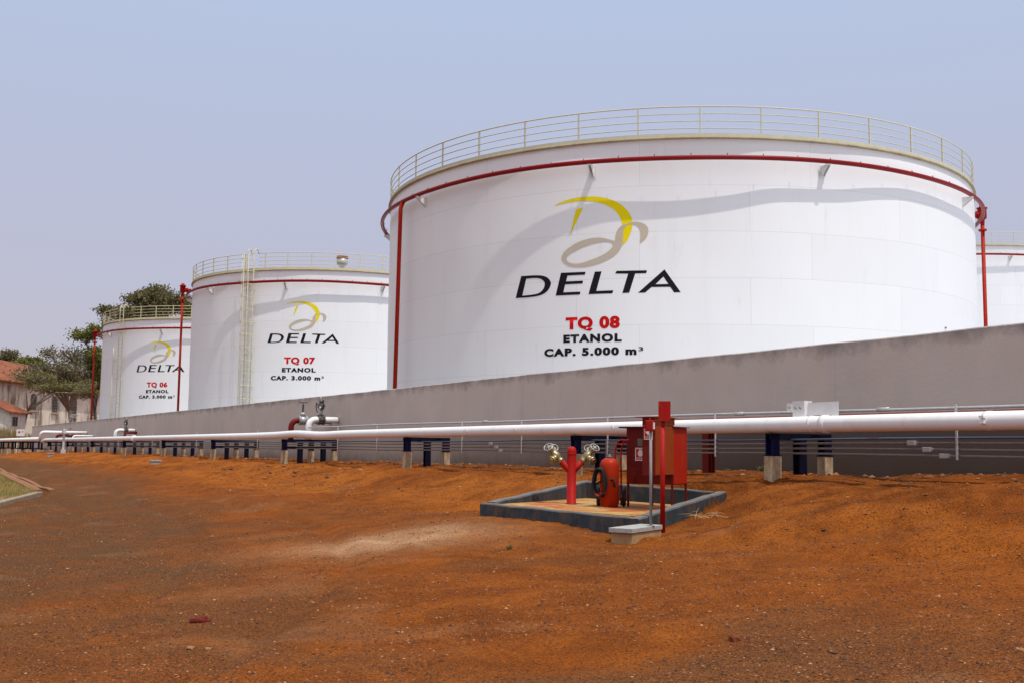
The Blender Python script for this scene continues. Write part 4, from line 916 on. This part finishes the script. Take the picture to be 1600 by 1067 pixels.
for sx in (1, -1):
    a = Vector((-72.5, 0, 11.75)); b = Vector((-72.5 + sx * 7.35, 0, 8.13)); n_ = Vector((0, 0, .16))
    rows = [[mb.bm.verts.new(Vector((p.x, y, p.z + q + .10 * (float(fbm(y * .25, p.x)) - .5)))) for (p, q) in ((a, 0), (a, .16), (b, .16), (b, 0))] for y in np.arange(121, 199.5, 1.5)]
    for A, B in zip(rows, rows[1:]):
        for j in range(4): mb._f([A[j], B[j], B[(j + 1) % 4], A[(j + 1) % 4]])
    mb._f(rows[0]); mb._f(rows[-1][::-1])
relb(mb, 'roof', rm, t)
for y0, wd, z0, z1, arch in ((150.5, 1.7, 4.75, 7.05, True), (157.5, 1.7, 4.7, 7.0, True), (164.6, 1.7, 4.7, 7.05, True), (172.4, 1.8, 4.6, 7.1, True), (164.6, 1.5, 2.4, 4.1, False), (180, 1.8, 4.6, 7.1, True)):
    arc_ = [(y0 + wd / 2 * math.cos(q), z1 - .4 + .4 * math.sin(q)) for q in np.linspace(0, PI, 9)] if arch else [(y0 + wd / 2, z1), (y0 - wd / 2, z1)]
    mb = MB(); mb.prism(arc_ + [(y0 - wd / 2, z0), (y0 + wd / 2, z0)], -66.1, -65.97, lambda p: Vector((p.z, p.x, p.y)))
    wdw = relb(mb, 'window', M['dark_pane'], t)
    mb = MB()
    for k in range(4): mb.box((-65.95, y0 - wd / 2 + wd * k / 3, (z0 + z1 - .2) / 2), (.03, .07 if k in (0, 3) else .05, z1 - z0 - .25))
    for k in range(6): mb.box((-65.945, y0, z0 + (z1 - .35 - z0) * k / 5), (.02, wd, .06))
    for v in mb.bm.verts: v.co -= t.location
    fr = mb.build('frame', M['win_frame'], wdw)
    mb = MB(); mb.box((-65.9, y0, z0 - .12), (.3, wd + .5, .16))
    for v in mb.bm.verts: v.co -= t.location
    mb.build('sill', M['concrete_pale'], wdw)
t = empty('shed', (-58.9, 128, -.8), 0, 'small white shed with tiled gable roof in front of the old building', 'shed')
mb = MB(); mb.box((-61.9, 130.2, 1.5), (6, 4.4, 4.7)); mb.prism([(-64.9, 3.84), (-58.9, 3.84), (-61.9, 5.1)], 128.0, 132.4, lambda p: Vector((p.x, p.z, p.y))); relb(mb, 'wall', paint('whitewashed_shed', (.80, .77, .70), (.68, .63, .52), .9, .8, (.30, .24, .16), .3), t)
mb = MB()
for sx in (1, -1):
    a = Vector((-61.9, 0, 5.18)); b = Vector((-61.9 + sx * 3.5, 0, 3.70))
    rows = [[mb.bm.verts.new(Vector((p.x, y, p.z + q))) for (p, q) in ((a, 0), (a, .14), (b, .14), (b, 0))] for y in np.arange(127.5, 133.3, .7)]
    for A, B in zip(rows, rows[1:]):
        for j in range(4): mb._f([A[j], B[j], B[(j + 1) % 4], A[(j + 1) % 4]])
    mb._f(rows[0]); mb._f(rows[-1][::-1])
relb(mb, 'roof', rm, t)
mb = MB(); mb.box((-58.88, 129.5, 2.75), (.06, 1.3, 1.1)); wdw = relb(mb, 'window', M['dark_pane'], t)
mb = MB()
for k in range(3): mb.box((-58.84, 129.5 - .65 + .65 * k, 2.75), (.05, .08, 1.14))
for v in mb.bm.verts: v.co -= t.location
mb.build('frame', M['win_frame'], wdw)
t = empty('notice_board', (-51.6, 115, -.6), .25, 'small white notice board with red marks, by the dry grass', 'sign')
mb = MB()
for x in (-.3, .3): mb.box((x, 0, .6), (.06, .06, 1.4))
mb.build('post', M['white_steel'], t)
mb = MB(); mb.box((0, -.04, 1.88), (.80, .03, .72)); bd = mb.build('board', M['sign_white'], t)
mb = MB(); mb.lathe([(.11, -.005), (.11, .005)], 14, (-.14, -.065, 1.95), Matrix.Rotation(PI / 2, 3, 'X')); mb.box((.2, -.065, 1.98), (.12, .01, .10)); mb.build('mark', M['sign_red'], bd)

# ------------------------------------------------------------------ trees
def leafmat(name, a, b, d):
    m, nt, bs = newmat(name); r = N(nt, 'NewGeometry').outputs['Random Per Island']; P_ = coords(nt)
    c = mixc(nt, r, a, b); c = mixc(nt, ramp(nt, noise(nt, P_, .55, 3, .6), [(.38, (0,) * 3), (.66, (.85,) * 3)]), c, d)
    lk(nt, c, bs.inputs['Base Color']); bs.inputs['Roughness'].default_value = .6; bs.inputs['Specular IOR Level'].default_value = .25
    tr = N(nt, 'BsdfTranslucent'); lk(nt, c, tr.inputs[0]); ms = N(nt, 'MixShader'); ms.inputs[0].default_value = .25
    lk(nt, bs.outputs[0], ms.inputs[1]); lk(nt, tr.outputs[0], ms.inputs[2]); lk(nt, ms.outputs[0], nt.nodes['Material Output'].inputs[0]); return m
L_dark = leafmat('dull_olive_leaves', (.10, .10, .035), (.165, .15, .06), (.20, .165, .08))
L_green = leafmat('fresh_green_leaves', (.15, .175, .030), (.21, .22, .05), (.14, .14, .04))
L_grey = leafmat('dry_grey_leaves', (.115, .11, .048), (.19, .17, .085), (.17, .13, .07))
BARK = paint('grey_bark', (.20, .17, .14), (.13, .11, .09), .9, 2, bmp=.4)
BARK_P = paint('pale_dry_bark', (.40, .35, .29), (.28, .24, .20), .9, 2, bmp=.4)
def tree(name, base, blobs, leaf, bark, n_leaf, size, label, flat=.55, twigs=70, group='trees around the old building', r0=.28, seed=0):
    """blobs: crown masses (x, y, z, rx, ry, rz); limbs reach into every mass and end in leaf clumps"""
    rg = np.random.default_rng(seed); b = Vector(base)
    t = empty(name, b, 0, label, 'tree', group)
    ctr = sum((Vector(q[:3]) for q in blobs), Vector()) / len(blobs); low = min(q[2] - q[5] for q in blobs)
    fork = Vector((b.x + (ctr.x - b.x) * .3, b.y, b.z + (low - b.z) * .75))
    mb = MB(); mb.tube([b, b.lerp(fork, .5) + Vector((.2, .1, 0)), fork], [r0, r0 * .8, r0 * .65], 10)
    tips = []; wsum = sum(q[3] * q[4] * q[5] for q in blobs)
    for q in blobs:
        c = Vector(q[:3]); m1 = c + Vector((0, 0, -q[5] * .5))
        mid = fork.lerp(m1, .5) + Vector((rg.normal() * .4, rg.normal() * .4, .15 * (m1 - fork).length))
        mb.tube([fork, mid, m1], [r0 * .5, r0 * .34, r0 * .24], 8)
        k = max(6, int(twigs * (q[3] * q[4] * q[5]) / wsum) + 4)
        for i in range(k):
            d = rg.normal(size=3); d /= np.linalg.norm(d); d *= rg.random() ** .4
            e = c + Vector((d[0] * q[3], d[1] * q[4], d[2] * q[5])); s_ = m1.lerp(mid, rg.random() * .5)
            h = s_.lerp(e, .55) + Vector((rg.normal() * .25, rg.normal() * .25, .12 * (e - s_).length))
            mb.tube([s_, h, e], [r0 * .16, r0 * .10, r0 * .035], 5, caps=False); tips.append((e, h))
    for v in mb.bm.verts: v.co -= b
    mb.build('trunk', bark, t)
    n = n_leaf; ti = rg.integers(0, len(tips), n); E = np.array([tuple(x[0]) for x in tips])[ti]; H = np.array([tuple(x[1]) for x in tips])[ti]
    cl = rg.random(len(tips)) * .6 + .45
    P = E + (H - E) * (rg.random((n, 1)) ** 2 * .6) + rg.normal(size=(n, 3)) * np.array([1, 1, flat]) * cl[ti][:, None] * .62
    a = rg.normal(size=(n, 3)); a /= np.linalg.norm(a, axis=1)[:, None]; o = rg.normal(size=(n, 3)); o[:, 2] *= .6; bb = np.cross(a, o); bb /= np.linalg.norm(bb, axis=1)[:, None]
    s = size * (.55 + .9 * rg.random((n, 1)))
    V = np.stack([P - a * s, P + bb * s * .42, P + a * s, P - bb * s * .42], 1) - np.array(tuple(b))
    me = npmesh('crown', V.reshape(-1, 3), np.arange(4 * n).reshape(-1, 4), [leaf], False); link('crown', me, t); return t
def pxb(D, x, y, rx, ry, dy=0, k=.8):
    """crown mass at distance D from its bearing and elevation"""
    return ((x - 800) / FPX * (D + dy), D + dy, (694.6 + .005 * x - y) / FPX * (D + dy), rx / FPX * D, max(rx, ry) / FPX * D * k, ry / FPX * D)
D = 136
tree('broad_tree', (-45.5, D, -1), [pxb(D, 238, 466, 30, 20), pxb(D, 262, 474, 22, 20, 2), pxb(D, 210, 466, 18, 15, -1), pxb(D, 190, 487, 18, 10, -2), pxb(D, 160, 484, 12, 8, 1), pxb(D, 168, 500, 14, 9), pxb(D, 225, 490, 35, 12)], L_dark, BARK, 12500, .20,
     'big dark olive tree with ragged crown above the farthest tank', twigs=110, r0=.45, seed=3)
tree('leafy_tree', (-42.5, 146, -1), [pxb(146, 290, 478, 12, 16), pxb(146, 300, 486, 12, 12)], L_green, BARK, 3500, .22, 'light green tree peeping between the two left tanks', seed=4, twigs=30)
D = 138
tree('spreading_tree', (-55.2, D, -1), [pxb(D, 84, 551, 24, 10), pxb(D, 116, 556, 28, 16, 2), pxb(D, 62, 575, 30, 10, -1), pxb(D, 100, 578, 40, 14, -1), pxb(D, 122, 592, 28, 14, 1), pxb(D, 44, 586, 30, 9, -1), pxb(D, 82, 600, 48, 9), pxb(D, 122, 612, 24, 8)], L_grey, BARK_P, 5600, .18,
     'half-bare spreading tree with pale branches in front of the tiled roof', twigs=330, r0=.40, seed=5)
tree('spreading_tree', (-60.5, 133, -1), [pxb(133, 56, 590, 34, 9), pxb(133, 100, 606, 34, 9, 1), pxb(133, 72, 606, 30, 7, -1), pxb(133, 136, 606, 18, 15)], leafmat('olive_twig_leaves', (.13, .13, .035), (.21, .19, .06), (.20, .15, .07)), BARK_P, 3000, .17,
     'low twiggy olive tree hanging over the eave of the old building', twigs=260, r0=.22, seed=15)
tree('leafy_tree', (-53.5, 141, -1), [pxb(141, 145, 560, 14, 22), pxb(141, 150, 590, 12, 18), pxb(141, 130, 523, 17, 7), pxb(141, 144, 515, 9, 7), pxb(141, 138, 610, 14, 10)], L_green, BARK, 8000, .19, 'green leafy tree against the left side of the farthest tank', twigs=90, seed=6)
tree('round_bush', (-79, 178, -1), [pxb(178, 42, 567, 24, 9), pxb(178, 60, 574, 16, 8), pxb(178, 26, 573, 14, 7)], L_green, BARK, 5000, .26, 'bright green bush showing above the old roof', seed=8, twigs=40)
tree('bare_tree', (-88, 190, -1), [pxb(190, 12, 556, 17, 10), pxb(190, 2, 566, 12, 10), pxb(190, 22, 568, 10, 8)], L_grey, BARK_P, 2600, .22, 'pale nearly bare tree at the far left above the roof', seed=9, twigs=120)

# dry grass below the shed: too many blades to count
def blades(name, P, h, mat, wid=.02):
    n = len(P); q = rng.random(n) * 2 * PI; d = np.stack([np.cos(q), np.sin(q), 0 * q], -1); ln = (rng.random((n, 1)) - .5) * 1.1
    tip = P + np.array([0, 0, 1.0]) * h[:, None] + np.stack([-d[:, 1], d[:, 0], 0 * q], -1) * ln * h[:, None]
    V = np.stack([P - d * wid, P + d * wid, tip], 1).reshape(-1, 3)
    return link(name, npmesh(name, V, np.arange(3 * n).reshape(-1, 3), [mat], False))
straw = leafmat('dry_straw', (.34, .24, .10), (.46, .34, .16), (.20, .13, .06))
n = 12000; x = -76 + 24 * rng.random(n); y = 118 + 9 * rng.random(n); hn = .4 + 1.7 * fbm(x * .5, y * .5, 3) ** 1.5; s_ = x * TV.x + y * TV.y; n_ = x * NV.x + y * NV.y
k = x < -53.5
tag(blades('dry_grass', np.stack([x, y, G(s_, n_)], -1)[k], (hn * (.5 + .7 * rng.random(n)))[k], straw, .05), kind='stuff')

# ------------------------------------------------------------------ kerbed grass island on the left
TI = np.array((33.6, 4.2)); FA = np.array((90, 6.5)); FB = np.array((4.0, -5.4))
M['kerb'] = paint('grey_kerb_concrete', (.33, .29, .23), (.25, .20, .14), .9, 4, (.28, .11, .04), .5, bmp=.4)
M['kerb_red'] = paint('soil_stained_edging', (.28, .15, .085), (.22, .085, .035), .9, 5, (.30, .10, .04), .4, bmp=.4)
isl = paint('island_turf', (.27, .20, .055), (.17, .155, .035), .95, 1.5, (.34, .24, .10), .4, bmp=.6)
mb = MB(); gx = []
for i in range(41):
    row = []
    for j in range(25):
        u = (i / 40) ** 1.5; e1 = TI + (FA - TI) * u; v_ = (j / 24) ** 1.5; p = e1 + (FB - TI) * v_
        row.append(mb.bm.verts.new(W(p[0], p[1], float(G(p[0], p[1])) + .09)))
    gx.append(row)
for i in range(40):
    for j in range(24): mb._f([gx[i][j], gx[i + 1][j], gx[i + 1][j + 1], gx[i][j + 1]], True)
tag(mb.build('grass_island', isl), kind='structure')
kn = 30000; u = rng.random(kn) ** 1.7 * .6; v_ = rng.random(kn) ** 1.4 * .7; p = TI + (FA - TI) * u[:, None] + (FB - TI) * v_[:, None]
tag(blades('turf', np.stack([TV.x * p[:, 0] + NV.x * p[:, 1], TV.y * p[:, 0] + NV.y * p[:, 1], G(p[:, 0], p[:, 1]) + .08], -1), .05 + .09 * rng.random(kn), leafmat('turf_blades', (.34, .25, .085), (.44, .32, .13), (.20, .19, .05)), .012), kind='stuff')
def kerb(a, b, w, h, mat, label, off=0.0, k=40):
    a = np.array(a); b = np.array(b); d = (b - a) / np.linalg.norm(b - a); nr = np.array((-d[1], d[0])); mb = MB(); rows = []
    for i in range(k + 1):
        q = a + (b - a) * (i / k) ** 1.3; z = float(G(*q)); i0 = q + nr * (off - w / 2); i1 = q + nr * (off + w / 2)
        rows.append([mb.bm.verts.new(x) for x in (W(*i0, z - .2), W(*i0, z + h - .02), W(*(i0 + nr * .02), z + h), W(*(i1 - nr * .02), z + h), W(*i1, z + h - .02), W(*i1, z - .2))])
    for A, B in zip(rows, rows[1:]):
        for j in range(5): mb._f([A[j], B[j], B[j + 1], A[j + 1]])
    mb._f(rows[0]); mb._f(rows[-1][::-1])
    return tag(mb.build('kerb', mat), label, 'kerb')
kerb(TI, FB, .30, .12, M['kerb'], 'grey concrete kerb along the near edge of the grass island')
kerb(TI + (FA - TI) * .004, FA, .28, .17, M['kerb_red'], 'reddish kerb along the far edge of the grass island')
kerb(TI + np.array((.7, .5)), FA + np.array((0, .5)), .16, .05, M['kerb_red'], 'low red-stained edging strip outside the far kerb of the island')

# ------------------------------------------------------------------ bits lying on the dirt
def lump(name, s, n, size, mat, label, cat, seed, group=None):
    rg = np.random.default_rng(seed); bm = bmesh.new(); bmesh.ops.create_icosphere(bm, subdivisions=2, radius=1)
    for v in bm.verts:
        f = 1 + .9 * (float(fbm(v.co.x * 1.6 + seed, v.co.y * 1.6 + v.co.z, 3)) - .5) + rg.normal() * .12; v.co = Vector((v.co.x * size[0] * f, v.co.y * size[1] * f, max(v.co.z, -.5) * size[2] * f))
    me = bpy.data.meshes.new(name); bm.to_mesh(me); bm.free(); me.materials.append(mat); o = link(name, me)
    o.location = W(s, n, float(G(s, n, True)) + size[2] * .3); o.rotation_euler = (0, 0, rg.random() * 6); return tag(o, label, cat, group)
def ground_hit(x, y):
    u, v = (x - 800) / FPX, (533.5 - y) / FPX; u, v = cr * u - sr * v, sr * u + cr * v
    d = Vector((u, math.cos(PITCH) - v * math.sin(PITCH), math.sin(PITCH) + v * math.cos(PITCH))); s = 5.0
    for k in range(400):
        p = d * s; 
        if p.z < float(G(p.dot(TV), p.dot(NV))): break
        s *= 1.006
    return p.dot(TV), p.dot(NV)
M['rag'] = paint('maroon_cloth', (.16, .018, .015), (.09, .012, .010), .9, 12)
M['tan_stone'] = paint('tan_rubble', (.30, .16, .065), (.22, .11, .04), .9, 12, bmp=.5)
M['clod'] = paint('red_clod', (.20, .055, .02), (.12, .035, .015), .95, 12, bmp=.6)
s, n = ground_hit(312, 972); lump('cloth_scrap', s, n, (.042, .085, .035), M['rag'], 'crumpled dark red scrap lying on the open dirt', 'scrap', 2)
s, n = ground_hit(297, 1016); lump('stone', s, n, (.045, .03, .018), M['tan_stone'], 'tan stone on the near dirt, left one of the pair', 'stone', 3)
s, n = ground_hit(325, 1017); lump('stone', s, n, (.03, .022, .014), M['tan_stone'], 'smaller tan stone on the near dirt, right one of the pair', 'stone', 4)
s, n = ground_hit(1148, 1004); lump('clod', s, n, (.04, .04, .035), M['clod'], 'reddish brown clod on the near dirt below the cabinets', 'clod', 5)
mb = MB(); rg = np.random.default_rng(21); q_ = pit(3.15, 1.15, 0); s0, n0 = q_.dot(TV), q_.dot(NV); c0 = W(s0, n0, float(G(s0, n0)) + .03)
for i in range(15):
    a = rg.random() * 6.3; l = .15 + .3 * rg.random(); o = Vector((rg.normal() * .16, rg.normal() * .16, 0)); d = Vector((math.cos(a), math.sin(a), rg.random() * .45)) * l
    mb.tube([c0 + o, c0 + o + d * .5 + Vector((0, 0, .03)), c0 + o + d], [.003, .0028, .0015], 4)
tag(mb.build('dry_straw', paint('pale_straw', (.58, .42, .22), (.44, .30, .15), .8, 9)), 'pale dry straw stems on the dirt beside the right curb', 'straw')

# small weeds
wl = leafmat('weed_leaves', (.10, .13, .025), (.16, .18, .05), (.20, .17, .07))
for x, y, k, lb in ((796, 858, .5, 'tiny green weed on the open dirt left of the concrete box'), (1129, 732, 1.0, 'small dry weed at the wall foot right of the red cabinets')):
    s, n = ground_hit(x, y) if y > 800 else (15.3, 14.45); rg = np.random.default_rng(int(x)); b = W(s, n, float(G(s, n, True)))
    m_ = 60; P = np.array(tuple(b)) + np.stack([rg.normal(size=m_) * .025 * k, rg.normal(size=m_) * .025 * k, 0 * rg.random(m_)], -1)
    q = rg.random(m_) * 6.3; d = np.stack([np.cos(q), np.sin(q), 0 * q], -1); tip = P + d * (.03 + .05 * rg.random((m_, 1))) * k + np.array([0, 0, 1]) * (.03 + .09 * rg.random((m_, 1))) * k; sd = np.stack([-d[:, 1], d[:, 0], 0 * q], -1) * .007 * k
    V = np.stack([P - sd * .4, P + sd * .4, (P + tip) / 2 + sd * 1.4, tip, (P + tip) / 2 - sd * 1.4], 1) - np.array(tuple(b))
    o = link('weed', npmesh('weed', V.reshape(-1, 3), np.arange(5 * m_).reshape(-1, 5), [wl], False)); o.location = b; tag(o, lb, 'weed')
